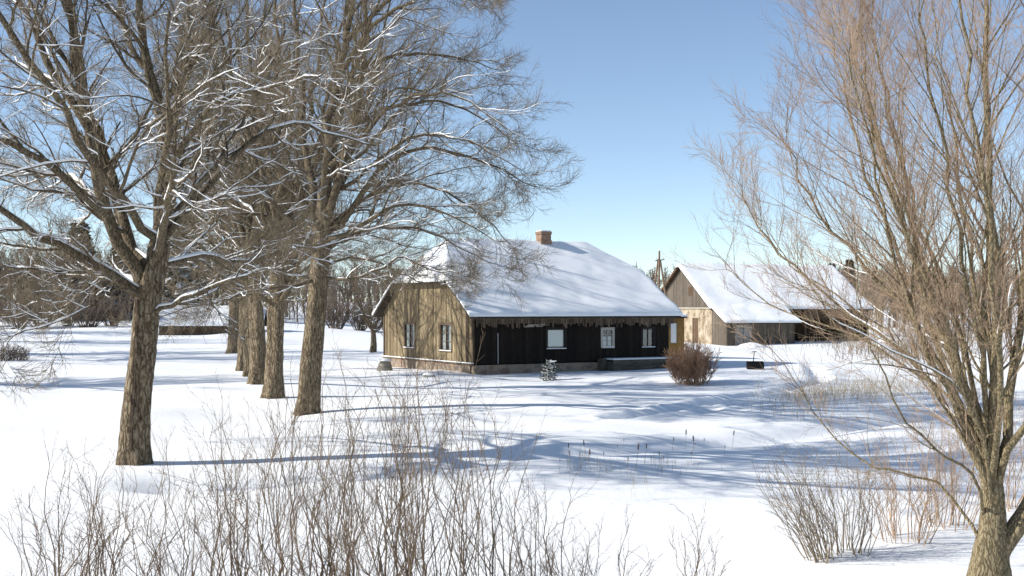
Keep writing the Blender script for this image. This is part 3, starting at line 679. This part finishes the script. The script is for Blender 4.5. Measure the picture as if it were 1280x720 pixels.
for q in ((-.075,-.04,.02,.16,.52,2.72,.1),(-.08,-.04,HW-.16,HW-.02,.52,2.7,.1),(-.07,-.042,.50,.72,.52,2.85,.0)):
    mb = MB(); mb.box(*q); mb.build('corner_board', FRIN, house)
# front wall (dark), openings computed from the photograph's columns
def ufront(px):
    t = (px-640)/FPX; return (t*HA[1]-HA[0])/(math.cos(HT)-t*math.sin(HT))
def zfront(py, px):
    u = ufront(px); return CH-(py-HOR)/FPX*(HA[1]+u*math.sin(HT))
wins = [(683,706,411,436,'board'),(752,766,411,434,'half'),(802,817,410,434,'dim')]
of = [(ufront(a), ufront(b), zfront(d_, (a+b)/2), zfront(c_, (a+b)/2)) for a, b, c_, d_, _ in wins]
pl_f = lambda u, t, z: (u, -t, z)
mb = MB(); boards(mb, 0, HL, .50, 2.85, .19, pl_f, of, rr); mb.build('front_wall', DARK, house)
mb = MB(); boards(mb, 0, HL, .50, 2.85, .19, lambda u,t,z: (u,HW+t,z), (), rr); mb.build('back_wall', GREY, house)
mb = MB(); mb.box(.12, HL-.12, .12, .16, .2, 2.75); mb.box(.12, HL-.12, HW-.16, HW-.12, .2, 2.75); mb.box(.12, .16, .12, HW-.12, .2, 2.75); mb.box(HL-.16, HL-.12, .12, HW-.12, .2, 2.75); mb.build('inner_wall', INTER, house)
for (a, b, c_, d_), wv in zip(of, wins): window(house, pl_f, a, b, c_, d_, wv[4], FRAMEW if wv[4] == 'half' else FRAMEB)
for a, b, c_, d_ in og: window(house, pl_g, a, b, c_, d_, 'curtain', FRAME)
# foundation
mb = MB(); n = 26; r2 = random.Random(8)
for i in range(n):
    a, b = HL*i/n, HL*(i+1)/n; o = r2.uniform(-.012, .012); mb.box(a, b-.001, -.06+o, .3, -.4, .44)
for i in range(22):
    a, b = HW*i/22, HW*(i+1)/22; o = r2.uniform(-.03, .02); mb.box(-.06+o, .3, a+.004+(.31 if i == 0 else 0), b-.004, -.4, .438)
mb.box(HL-.3, HL+.05, .31, HW, -.4, .437); mb.box(.3, HL-.3, HW-.3, HW+.05, -.4, .437)
mb.build('foundation', STONE, house)
# eave fascia and ragged fringe of hanging boards
mb = MB(); mb.box(-.42, HL+.42, -.44, -.40, 2.54, 2.66, .3); mb.build('fascia', FRIN, house)
mb = MB()
for i in range(92):
    a = -.1+i*.122; mb.box(a, a+.10, -.39+rr.uniform(-.01,.01), -.36, 2.62-rr.uniform(.26,.52), 2.60)
mb.build('eave_fringe', FRIN, house)
for i in range(14):
    mb = MB(); mb.bar((.2+i*.78, -.36, 2.57), (.2+i*.78, .1, 2.82), .07, .1); mb.build('rafter_end', FRIN, house)
a, b = ufront(651), ufront(674); mb = MB()
for k in range(4): mb.bar((a+.05*k, -.30-.03*k, 2.17+.03*k), (b+.03*k, -.30-.02*k, 2.20+.03*k), .05, .035)
mb.build('hung_planks', TRIMW, house)
mb = MB(); mb.bar((ufront(621), -.12, .5), (ufront(621), -.10, 1.9), .03); mb.build('downpipe', METAL, house)
# boxed porch base at the right part of the front
a, b = ufront(753), ufront(836); mb = MB()
for k in range(4): mb.box(a+rr.uniform(-.02,.02), b, -.95, -.91+rr.uniform(0,.01), -.1+k*.165, -.1+k*.165+.155)
for k in range(3): mb.box(a+.02, a+.06, -.905, -.06, -.1+k*.2, -.1+k*.2+.19)
mb.box(b-.05, b, -.905, -.06, -.1, .55)
mb.build('porch_base', GREYH, house)
s = MB(); s.box(a, b, -.93, -.06, .562, .63); bevel(s.build('porch_snow', SNOWB, house), .03, 2)
mb = MB(); mb.box(a-.32, a-.02, -.40, -.065, -.1, .62); mb.build('front_step', GREYH, house)
# small icicles under the eave
ic = MB()
# chimney
ch = MB(); cu = 6.75; cv = HW/2
ch.box(cu-.33, cu+.33, cv-.30, cv+.30, 5.6, 6.56); ch.box(cu-.30, cu+.30, cv-.27, cv+.27, 6.561, 6.86); ch.box(cu-.33, cu+.33, cv-.30, cv+.30, 6.861, 7.0)
cho = bevel(ch.build('chimney', BRICK, roof), .01)
s = MB(); s.box(cu-.31, cu+.31, cv-.28, cv+.28, 7.002, 7.07); bevel(s.build('chimney_snow', SNOWB, cho), .035, 2)

# ------------------------------------------------------------------ the barn
BT = R(18); bd = 104.0
BA = (at(890, d=bd), bd); BL, BW = 15.7, 12.0
bz = gz(*BA)
barn = thing('barn', (BA[0], BA[1], bz*0-.05), BT, 'long old barn with sunlit snow roof, grey plank gable and lean-to front', 'barn')
def broof(U, W): return np.minimum(3.05+.62*(W+.3), 3.05+.62*(BW+.3-W))
eb = (-.3, BL+.3, -.3, BW+.3)
br = slab('roof', ROOFM, barn, *eb, broof, one(-.16), one(0), 30, 41)
slab('roof_snow', m_snow('snow_barn', .8, .25), br, eb[0]-.05, eb[1]+.05, eb[2]-.06, eb[3]+.06, broof, one(.003), snow_top(eb[0]-.05, eb[1]+.05, eb[2]-.06, eb[3]+.06, .24, 9), 120, 91)
mb = MB(); boards(mb, .05, BW-.05, 3.16, lambda v: float(broof(np.array(0.), np.array(v)))-.17, .2, pl_g, [(3.6,4.5,4.2,5.0)], rr)
mb.build('gable_boards', GREY, barn)
mb = MB(); mb.box(-.05, -.01, 3.6, 4.5, 4.2, 5.0); mb.build('loft_hatch', BROWN, barn)
mb = MB(); mb.box(0, .3, 0, 2.6, -.3, 3.1); mb.box(0, .3, 3.75, BW, -.3, 3.1); mb.box(0, .3, 2.6, 3.75, 2.2, 3.1)
mb.build('gable_wall', PLASTER, barn)
mb = MB(); boards(mb, 2.6, 3.75, -.1, 2.2, .19, lambda u,t,z: (.1-t,u,z), (), rr); mb.build('door', BROWN, barn)
mb = MB(); mb.box(-.10, -.002, -.1, BW+.1, 3.02, 3.16); mb.build('gable_beam', TRIMW, barn)
mb = MB()
for k in range(24): # stepped dark battens of the far rake
    v = BW/2+.2+k*.24; z = float(broof(np.array(0.), np.array(v)))-.20
    mb.box(-.46, -.1, v, v+.18, z-.12, z+.19)
mb.build('rake_battens', BROWN, barn)
mb = MB(); boards(mb, 6.7, BL, 0, 3.1, .22, lambda u,t,z: (u,2.6-t,z), [(9.0,11.0,0,2.3)], rr); mb.box(.3, BL, BW-.2, BW, -.2, 3.2); mb.box(BL-.2, BL, 0, BW-.2, -.2, 3.2)
mb.box(9.05,10.95,2.7,2.8,-.1,2.3,.0)
mb.build('rear_wall', BROWN, barn)
mb = MB(); boards(mb, .3, 6.7, 0, 3.15, .22, pl_f, (), rr); mb.build('front_wall', GREY, barn)
for u in (9.2, 11.7, 14.2, BL-.1):
    mb = MB(); mb.box(u-.1, u+.1, -.1, .1, -.2, 3.3); mb.build('post', BROWN, barn)
mb = MB(); mb.box(6.7, BL, -.09, .09, 2.95, 3.2); mb.build('eave_beam', BROWN, barn)
mb = MB(); boards(mb, 9.3, BL-.2, 2.1, 2.95, .2, lambda u,t,z: (u,-.12-t,z), (), rr); mb.build('upper_boards', BROWN, barn)
# lean-to
LU0, LU1, LD = .0, 6.5, 2.7
def lroof(U, W): return 3.22+.50*(W+.35)+0*U
el = (LU0-.3, LU1+.45, -LD-.35, -.32)
lr = slab('lean_to_roof', ROOFM, barn, *el, lroof, one(-.10), one(0), 16, 16)
slab('lean_to_snow', SNOWR, lr, el[0]-.04, el[1]+.04, el[2]-.05, el[3], lroof, one(.003), snow_top(el[0]-.04, el[1]+.04, el[2]-.05, el[3]+.6, .22, 5), 70, 50)
def pl_l(u, t, z): return (u, -LD-t, z)
mb = MB(); boards(mb, LU0, LU1, -.2, 1.88, .2, pl_l, [(.75,2.35,-.1,1.7)], rr); mb.build('lean_to_wall', GREY, barn)
mb = MB(); boards(mb, -LD, 0, -.2, lambda v: 3.1+.50*(v+.35), .2, lambda u,t,z: (LU0-t,u,z), (), rr); mb.build('lean_to_side', GREY, barn); mb = MB(); boards(mb, -LD, 0, -.2, lambda v: 3.1+.50*(v+.35), .2, lambda u,t,z: (LU1+t,u,z), (), rr); mb.build('lean_to_side', GREY, barn)
DOORG = m_wood('grey_doors', [(.27,.27,.265),(.36,.36,.35),(.30,.30,.29)], (.09,.09,.085))
for a, b in ((.77,1.53),(1.57,2.33)):
    mb = MB(); boards(mb, a, b, -.1, 1.68, .17, lambda u,t,z: (u,-LD-t+.01,z), (), rr); dr = mb.build('door', DOORG, barn)
    for zz in (.35, 1.3): mb = MB(); mb.box(a+.05, b-.05, -LD-.06, -LD-.03, zz, zz+.1); mb.build('door_brace', DOORG, dr)
mb = MB()
for k in range(14): mb.bar((8.6+rr.random()*5, .5+rr.random()*1.5, .1+rr.random()*1.1), (8.6+rr.random()*6.5, .6+rr.random()*1.4, .1+rr.random()*1.0), .12)
mb.build('lumber', BROWN, barn)
# snow-covered heaps by the barn
def lump(name, x, y, rx, ry, h, m, label, cat, seed, z=None, ns=26, parent=None, amp=.3):
    th = np.linspace(0, np.pi/2, 9)[:, None]; ph = np.linspace(0, 2*np.pi, ns, endpoint=False)[None]
    q = 1+amp*vn(np.cos(ph)*2*np.sin(th)+seed, np.sin(ph)*2*np.sin(th)+seed*1.7)
    Xx = rx*np.sin(th)*np.cos(ph)*q; Yy = ry*np.sin(th)*np.sin(ph)*q; Zz = h*np.cos(th)*q-.08
    V = np.stack([Xx, Yy, Zz*np.ones_like(Xx)], -1).reshape(-1, 3); i = np.arange(8)[:, None]*ns+np.arange(ns)[None]; i2 = np.arange(8)[:, None]*ns+(np.arange(ns)[None]+1) % ns
    F = np.stack([i.ravel(), (i+ns).ravel(), (i2+ns).ravel(), i2.ravel()], 1)
    o = mesh_np(name, V, F, m, parent)
    if parent is None: o.location = (x, y, gz(x, y) if z is None else z); tag(o, label, cat)
    else: o.location = (x, y, z or 0)
    return o
x = at(939, d=98); lump('snow_heap', x, 98, 1.3, .8, .42, SNOWB, 'small snow heap in front of the grey lean-to doors', 'snow heap', 3)
x = at(1118, d=94); lump('snow_heap', x, 94, 1.8, 1.2, .9, SNOWB, 'rounded snow heap right of the barn', 'snow heap', 8)
# ochre shed between house and barn
od = 71.0; ox = at(836, d=od)
sh = thing('shed', (ox, od, gz(ox, od)-.1), R(14), 'ochre boarded shed with pale window between the house and the barn', 'shed')
mb = MB(); boards(mb, -2, .95, 0, 2.5, .17, lambda u,t,z: (u,-t,z), [(.12,.50,1.0,2.2)], rr); boards(mb, 0, 2.5, 0, 2.5, .17, lambda u,t,z: (.95+t,u,z), (), rr); boards(mb, 0, 2.5, 0, 2.5, .17, lambda u,t,z: (-2-t,u,z), (), rr); mb.box(-2,.95,2.4,2.5,0,2.5)
mb.build('wall', YELW, sh); mb = MB(); mb.box(.13,.49,.0,.03,1.01,2.19); mb.build('window', BOARDW, sh)
rf = slab('roof', ROOFM, sh, -2.2, 1.1, -.2, 2.7, lambda U, W: 2.5+.05*W, one(0), one(.08), 4, 4); slab('roof_snow', SNOWB, rf, -2.2, 1.1, -.2, 2.7, lambda U, W: 2.5+.05*W, one(.083), one(.2), 20, 20)
# far shed behind the tree row
fx = at(262, d=98); fs = thing('shed', (fx, 98, gz(fx, 98)-.3), R(6), 'low grey shed with snow roof far behind the row of old trees', 'shed')
mb = MB(); boards(mb, -4, 4, 0, .95, .25, pl_f, (), rr); boards(mb, 0, 4, 0, 1.9, .25, lambda u,t,z: (4+t,u,z), (), rr); boards(mb, 0, 4, 0, 1.9, .25, lambda u,t,z: (-4-t,u,z), (), rr); mb.box(-4,4,3.9,4,0,1.7); mb.build('wall', FRIN, fs)
def fr(U, W): return np.minimum(1.05+.6*(W+.3), 1.05+.6*(4.3-W))
rf = slab('roof', ROOFM, fs, -4.3, 4.3, -.3, 4.3, fr, one(-.12), one(0), 6, 21); slab('roof_snow', SNOWR, rf, -4.35, 4.35, -.35, 4.35, fr, one(.003), snow_top(-4.35,4.35,-.35,4.35,.25), 50, 31)

# ------------------------------------------------------------------ utility pole with stays
pd = 92.0; px_ = at(825, d=pd); up = thing('utility_pole', (px_, pd, gz(px_, pd)-.2), 0, 'wooden A-frame power pole behind the house roof, left of the barn', 'pole')
def rod(mb_, a, b, r0, r1, m, name, parent, sides=10):
    P = np.array([[a, (np.array(a)+np.array(b))/2, b]], float); V, F = tubes(P, np.array([[r0, (r0+r1)/2, r1]]), sides); return mesh_np(name, V, F, m, parent)
rod(0, (-.15,0,0), (-.05,0,7.5), .12, .07, POLE, 'pole', up); rod(0, (-1.0,.3,0), (-.12,.05,6.9), .11, .07, POLE, 'stay_pole', up); rod(0, (1.0,-.3,0), (.02,0,6.8), .11, .07, POLE, 'stay_pole', up)
mb = MB(); mb.bar((-.36,0,6.75), (.34,0,6.85), .08); mb.build('crossarm', POLE, up)
mb = MB(); mb.bar((-.55,.0,5.2), (.4,0,5.2), .09); mb.build('brace', POLE, up)
for xx in (-.3, .28, -.05): rod(0, (xx,0,6.82 if xx != -.05 else 7.4), (xx,0,7.02 if xx != -.05 else 7.6), .045, .03, CERAM, 'insulator', up)

# ------------------------------------------------------------------ snow scoop
sd = 58.6; sx = at(944, d=sd); sc = thing('snow_scoop', (sx, sd, gz(sx, sd)+.02), R(-8), 'black snow scoop with upright handle standing on the open snow', 'snow shovel')
mb = MB(); w2 = .40
mb.hexa([(-w2,-.25,0),(w2,-.25,0),(w2,.25,.0),(-w2,.25,0),(-w2,-.25,.03),(w2,-.25,.03),(w2,.25,.03),(-w2,.25,.03)])
mb.hexa([(-w2,.22,0),(w2,.22,0),(w2,.26,0),(-w2,.26,0),(-w2,.27,.36),(w2,.27,.36),(w2,.31,.36),(-w2,.31,.36)])
mb.hexa([(-w2,-.27,0),(w2,-.27,0),(w2,-.24,0),(-w2,-.24,0),(-w2,-.33,.30),(w2,-.33,.24),(w2,-.30,.24),(-w2,-.30,.30)])
for s_ in (-1, 1): mb.hexa([(s_*w2-.012,-.26,.0),(s_*w2+.012,-.26,0),(s_*w2+.012,.25,0),(s_*w2-.012,.25,0),(s_*w2-.012,-.30,.27),(s_*w2+.012,-.30,.27),(s_*w2+.012,.3,.35),(s_*w2-.012,.3,.35)])
bevel(mb.build('scoop', BLACKP, sc), .012, 2)
rod(0, (-.10,.27,.1), (-.02,.36,.82), .022, .02, BLACKP, 'handle', sc); rod(0, (-.14,.37,.81), (.10,.37,.83), .02, .02, BLACKP, 'grip', sc)

# ------------------------------------------------------------------ block, stone, small conifer
x = at(481, d=57.5); y = 57.5; blk = thing('stone_block', (x, y, gz(x, y)-.08), .3, 'grey stone block capped with snow at the left house corner', 'stone')
o = lump('stone', 0, 0, .40, .34, .68, ROCK, None, None, 2, z=.0, parent=blk, amp=.15); o.scale = (1,1,1)
lump('snow_cap', 0, 0, .36, .30, .14, SNOWB, None, None, 4, z=.62, parent=blk, amp=.1)
x = at(536, d=52); blk = thing('boulder', (x, 52, gz(x, 52)-.05), 0, 'low rounded boulder half buried in snow before the gable', 'stone')
lump('stone', 0, 0, .38, .28, .26, ROCK, None, None, 12, parent=blk, amp=.15); lump('snow_cap', .03, .05, .33, .24, .12, SNOWB, None, None, 14, z=.19, parent=blk, amp=.1)
def conifer(name, x, y, H, Rb, seed, label, snow=False, nb=60, parent=None, group=None, fs=1.0, sparse=1):
    rng = np.random.RandomState(seed)
    root = thing(name, (x, y, gz(x, y)-.08), rng.rand()*6, label, 'tree', group)
    P = np.array([[[0,0,0],[0,0,H*.5],[0,0,H]]], float); V, F = tubes(P, np.array([[H*.018,H*.011,.004]]), 8); mesh_np('trunk', V, F, BARK, root)
    t = (np.arange(nb)+rng.rand(nb))/nb; t = .06+.92*t; az = np.arange(nb)*2.4+rng.rand(nb)
    L = Rb*((1-t)**.8 if H > 3 else (1-t)**.4*.8)*(.75+.4*rng.rand(nb)*(1 if H > 3 else 1.6))+.05*Rb
    b0 = np.stack([0*t, 0*t, t*H], 1); dr = np.stack([np.cos(az), np.sin(az), -.18+.5*t], 1)
    Pb = np.stack([b0, b0+dr*(L*.5)[:, None], b0+dr*L[:, None]+np.stack([0*t,0*t,.12*L],1)], 1)
    # needles: small blades around each branch
    nn = int(46*sparse); s = rng.rand(nb, nn)**.8; c = b0[:, None]+dr[:, None]*(L[:, None]*s)[..., None]
    side = np.stack([-np.sin(az), np.cos(az), 0*az], 1)
    wdt = (1-s)*.42*L[:, None]*fs+.02*H
    off = rng.uniform(-1, 1, (nb, nn)); c = c+side[:, None]*(off*wdt)[..., None]; c[..., 2] -= np.abs(off)*wdt*.35+rng.rand(nb, nn)*.02*H
    d2 = dr[:, None]*.7+side[:, None]*np.sign(off)[..., None]*.6+rng.randn(nb, nn, 3)*.3; d2 /= np.linalg.norm(d2, axis=2, keepdims=True)
    ln = .055*H*(.6+.8*rng.rand(nb, nn))*fs if H < 3 else (.32+.4*rng.rand(nb, nn))*fs
    nrm = np.cross(d2, rng.randn(nb, nn, 3)); nrm /= np.linalg.norm(nrm, axis=2, keepdims=True)
    wq = nrm*(ln*.16)[..., None]; tip = c+d2*ln[..., None]; midp = c+d2*(ln*.45)[..., None]
    Q = np.stack([c, midp-wq, tip, midp+wq], 2).reshape(-1, 3); Fq = np.arange(len(Q)).reshape(-1, 4)
    V, F = tubes(Pb, np.stack([L*.02+.003, L*.012+.002, 0*L+.002], 1), 4); V, F = join([(V, F), (Q, Fq)])
    mesh_np('crown', V, F, NEEDLE, root, False)
    if snow:
        on = rng.rand(nb, nn) < (.42 if H < 3 else .5); cc = c[on]+[0,0,.012*H]; k = len(cc)
        r = (.028*H*(.6+.8*rng.rand(k)))[:, None, None] if H < 3 else (.25*(.5+rng.rand(k)))[:, None, None]
        dd = d2[on]; e1 = np.cross(dd, [0,0,1.]); e1 /= np.linalg.norm(e1, axis=1, keepdims=True)+1e-6
        ring = []
        for a in np.arange(6)*np.pi/3: ring.append(cc+(dd*math.cos(a)*1.6+e1*math.sin(a))*r[:, 0])
        top = cc+np.array([0,0,1.])*r[:, 0]*.8
        Vv = np.stack(ring+[top], 1).reshape(-1, 3); bb = (np.arange(k)*7)[:, None]
        Ff = np.concatenate([np.stack([bb[:, 0]+a, bb[:, 0]+(a+1) % 6, bb[:, 0]+6], 1) for a in range(6)])
        mesh_np('snow', Vv, Ff, SNOWB, root)
    return root
x = at(685, d=51.2); spr = conifer('small_spruce', x, 51.2, .95, .50, 71, 'small snow-plastered young spruce in front of the dark house wall', True, 30, sparse=1.5, fs=1.5); spr.rotation_euler = (.10, .16, 1.0)

# ------------------------------------------------------------------ cattails and dry reeds in the ditch
def cattail(h=.75):
    P = np.array([[[0,0,-.1],[.01,0,h*.5],[.03,0,h]]]); a = tubes(P, np.array([[.007,.006,.004]]), 4)
    P2 = np.array([[[.022,0,h*.70],[.024,0,h*.73],[.028,0,h*.92],[.029,0,h*.95]]]); b = tubes(P2, np.array([[.004,.022,.022,.004]]), 7)
    V, F = join([a, b]); idx = [0]*len(a[1])+[1]*len(b[1])
    return mesh_np('cattail', V, F, [GRASS, CAT], None, True, None, idx)
ct = cattail(); r_ = random.Random(12); spots = []
for px, py in [(709,573),(718,577),(725,575),(731,572),(752,553),(755,575),(772,560),(778,583),(783,583),(779,545),(752,560),(795,578),(814,577),(815,550),(806,571),(825,574),(836,571),(840,556),(857,540),(852,545),(866,560),(868,552),(877,545),(869,543),(880,544),(898,550),(864,568),(829,573),(742,574),(700,584),(712,582),(764,573),(905,560),(915,548),(783,560),(738,585),(724,590)]:
    d = CH*FPX/(py+10-HOR); spots.append(((px-640)/FPX*d, d))
spots = [q for k, q in enumerate(spots) if k % 3 != 1]
for k, (x, y) in enumerate(spots):
    o = ct if k == 0 else ct.copy()
    if k: COL.objects.link(o)
    o.location = (x, y, gz(x, y)); s = r_.uniform(.28, .70); o.scale = (s*.9, s*.9, s); o.rotation_euler = (r_.uniform(-.12,.12), r_.uniform(-.12,.12), r_.random()*6)
    tag(o, 'short brown cattail standing in the snowy ditch', 'cattail', 'cattails along the snowy ditch')
def blades(pts, h, rng, rad=.004, lean=.35):
    n = len(pts); z = ground(pts[:, 0], pts[:, 1]); b = np.stack([pts[:, 0], pts[:, 1], z-.03], 1)
    hh = h*(.4+.6*rng.rand(n)); dv = rng.randn(n, 2)*lean
    m = b+np.stack([dv[:, 0]*hh*.3, dv[:, 1]*hh*.3, hh*.55], 1); e = b+np.stack([dv[:, 0]*hh, dv[:, 1]*hh, hh*(1-.3*np.abs(dv[:, 0]))], 1)
    return tubes(np.stack([b, m, e], 1), np.tile([[rad, rad*.8, rad*.3]], (n, 1)), 3)
rng = np.random.RandomState(77)
def spot(px, py, sx, sy, n):
    pxs = px+rng.randn(n)*sx; pys = np.maximum(py+rng.randn(n)*sy, 405); d = CH*FPX/(pys-HOR); return np.stack([(pxs-640)/FPX*d, d], 1)
pts = np.concatenate([spot(760,592,14,5,26), spot(830,584,25,5,26), spot(725,590,14,6,22), spot(790,605,10,6,10)])
V, F = blades(pts, .34, rng, .0035, .12); tag(mesh_np('dry_reeds', V, F, GRASS), 'thin straw-coloured reeds sticking out of the snow along the ditch', 'reeds', kind='stuff')
pts = np.concatenate([spot(1060,487,45,7,1300), spot(1010,496,25,5,300), spot(1150,480,45,10,700), spot(1000,512,30,6,160), spot(1240,500,40,14,500)])
V, F = blades(pts, .42, rng, .005, .3); tag(mesh_np('dry_grass', V, F, GRASS), 'tan dry grass standing in the snow behind the willow', 'grass', kind='stuff')
pts = np.concatenate([spot(1190,420,50,10,1500), spot(1130,440,40,8,800), spot(1060,430,30,3,200)])
V, F = blades(pts, 1.3, rng, .014, .3); tag(mesh_np('dry_weeds', V, F, FARR), 'brown dry weeds on the snowy field right of the barn', 'weeds', kind='stuff')

# ------------------------------------------------------------------ background shrubs, trees and woods
hs = None; r_ = random.Random(5)
HEDGE = [(-60,108,3.6),(-18,112,4.2),(22,108,3.3),(52,110,4.0),(85,112,3.4),(110,109,3.8),(140,112,3.4),(205,110,3.2),(340,112,3.6),(420,112,3.9),(450,114,3.4),(490,113,3.6)]
HL_ = ['outermost brown bush beyond the field, left of the frame','brown bush beyond the field cut by the left picture edge','brown bush beyond the field above the brush heap','dark brown bush beyond the field, tallest of the left hedge','brown bush beyond the field, in the middle of the left hedge','brown bush beyond the field, seen just left of the scarred trunk','brown bush beyond the field, right behind the scarred trunk','brown bush beyond the field beside the far snow-roofed shed','brown bush far behind the gap in the tree row','brown bush far behind the right-hand tree of the row','brown bush far behind the small fruit tree','brown bush far behind the left house corner']
src = []
for k, (px, d, H) in enumerate(HEDGE):
    x = at(px, d=d)
    if k < 3:
        o = shrub('field_bush', (x, d, gz(x, d)), 300+k, 46, H, 2.2, HL_[k], 'bush', FARW, 'bushes beyond the field', r0=.035, M=(9,6), base=.25, rt=.012); src.append((o, H))
    else:
        s, h0 = src[k % 3]; o = s.copy(); COL.objects.link(o); f = H/h0; o.scale = (f*1.05, f*1.05, f); o.rotation_euler[2] = k*1.3; o.location = (x, d, gz(x, d)); o['label'] = HL_[k]
# spruces
CON = [(100,128,10.5,2.6,'tall dark spruce beyond the field at far left'),(152,132,9.0,2.4,'dark spruce just behind the scarred trunk in the far wood'),(222,124,10.5,2.7,'dark spruce beyond the field right of the scarred trunk'),(238,136,12,2.6,'taller dark spruce behind its neighbour, beyond the far shed'),(1062,260,10.5,2.0,'pointed spruce on the wooded skyline behind the barn roof'),(1040,265,9.5,1.9,'shorter pointed spruce on the wooded skyline behind the barn')]
for k, (px, d, H, rb, lab) in enumerate(CON): conifer('spruce', at(px, d=d), d, H, rb, 400+k, lab, k < 4, 90, fs=1.25, sparse=1.6)
# far broadleaf trees, each its own
small = []
FT = [(-40,125,11,'bare tree of the far wood, left of the frame'),(28,122,9.5,'bare tree of the far wood above the brush heap'),(70,120,8.5,'grey-stemmed bare tree of the far wood at left'),(122,124,9,'bare tree of the far wood left of the scarred trunk'),(180,130,9.5,'bare tree of the far wood hidden behind the scarred trunk'),(340,132,9,'bare tree of the far wood seen between the row trunks'),(435,140,8.5,'bare tree of the far wood seen left of the house roof'),(1180,150,9,'bare tree at the foot of the wooded slope behind the willow'),(1262,140,10,'bare tree of the wooded slope at the right edge')]
for k, (px, d, H, lab) in enumerate(FT):
    if k < 2: o = small_tree(px, d, H, 500+k, lab, .2, LIMB, FARW, .32, 'bare_tree'); small.append((o, H))
    else:
        s, h0 = small[k % 2]; o = copy_tree(s); x = at(px, d=d); o.location = (x, d, gz(x, d)-.1); o.scale = (H/h0,)*3; o.rotation_euler[2] = k*1.1; o['label'] = lab
def skyline(x, y, t, lo=.8):
    z = ground(x, y); return np.maximum(CH+t*y/FPX*rng.uniform(lo, 1.0, len(x))-z, 2.5)/1.06
def forest(name, pts, Hs, seed, matr, label, thick=1.0, nb=16, nt=9):
    rng = np.random.RandomState(seed); var = []
    for v in range(5):
        P, r0 = curve([[0,0,-.5],[.2,0,4],[0,.2,7],[.2,0,10]], 6, rng, .04, .16*thick, .03*thick); P = P[None]; r0 = r0[None]
        A, ra = kids(P, r0, nb, rng, t0=.12, ang=(20,50), lf=.42, taper=.55, rf=.5, rmin=.05*thick, K=4, wander=.12, up=.12)
        B, rb = kids(A, ra, nt, rng, t0=.15, ang=(20,55), lf=.5, rf=.6, rmin=.028*thick, K=3, wander=.15, up=.06)
        var.append(join([tubes(P, r0, 4), tubes(A, ra, 3), tubes(B, rb, 3)]))
    parts = []
    for i, (x, y) in enumerate(pts):
        V, F = var[i % 5]; s = Hs[i]/10; a = rng.rand()*6.28; c, s_ = math.cos(a), math.sin(a)
        W_ = V*s; W_ = np.stack([W_[:, 0]*c-W_[:, 1]*s_, W_[:, 0]*s_+W_[:, 1]*c, W_[:, 2]], 1)+[x, y, gz(x, y)]
        parts.append((W_, F))
    V, F = join(parts); tag(mesh_np(name, V, F, matr), label, 'wood', kind='stuff')
rng = np.random.RandomState(8)
n = 330; y = rng.uniform(122, 170, n); x = (rng.uniform(-300, 500, n)-640)/FPX*y
forest('far_wood', np.stack([x, y], 1), skyline(x, y, np.where(x/y*FPX < -310, 78, 44), .6), 1, FARW, 'brown leafless wood along the far side of the field at left', 1.3, 18, 10)
n = 290; y = rng.uniform(185, 330, n); x = (rng.uniform(480, 1500, n)-640)/FPX*y
forest('far_wood', np.stack([x, y], 1), skyline(x, y, 50, .75), 2, FARW, 'brown leafless wood on the rise behind the house and the barn', 2.0)
n = 200; y = rng.uniform(150, 215, n); x = (rng.uniform(1080, 1500, n)-640)/FPX*y
forest('near_thicket', np.stack([x, y], 1), skyline(x, y, 48, .6), 3, FARR, 'tan leafless thicket on the slope behind the willow', 1.3)
n = 300; y = rng.uniform(330, 420, n); x = rng.uniform(-260, 330, n)
forest('hill_forest', np.stack([x, y], 1), skyline(x, y, 54, .85), 4, FARW, 'distant leafless forest closing the horizon', 2.6)

# ------------------------------------------------------------------ render settings
scene.render.engine = 'CYCLES'
scene.render.resolution_x, scene.render.resolution_y = 1024, 576
scene.cycles.max_bounces = 6; scene.cycles.transparent_max_bounces = 16
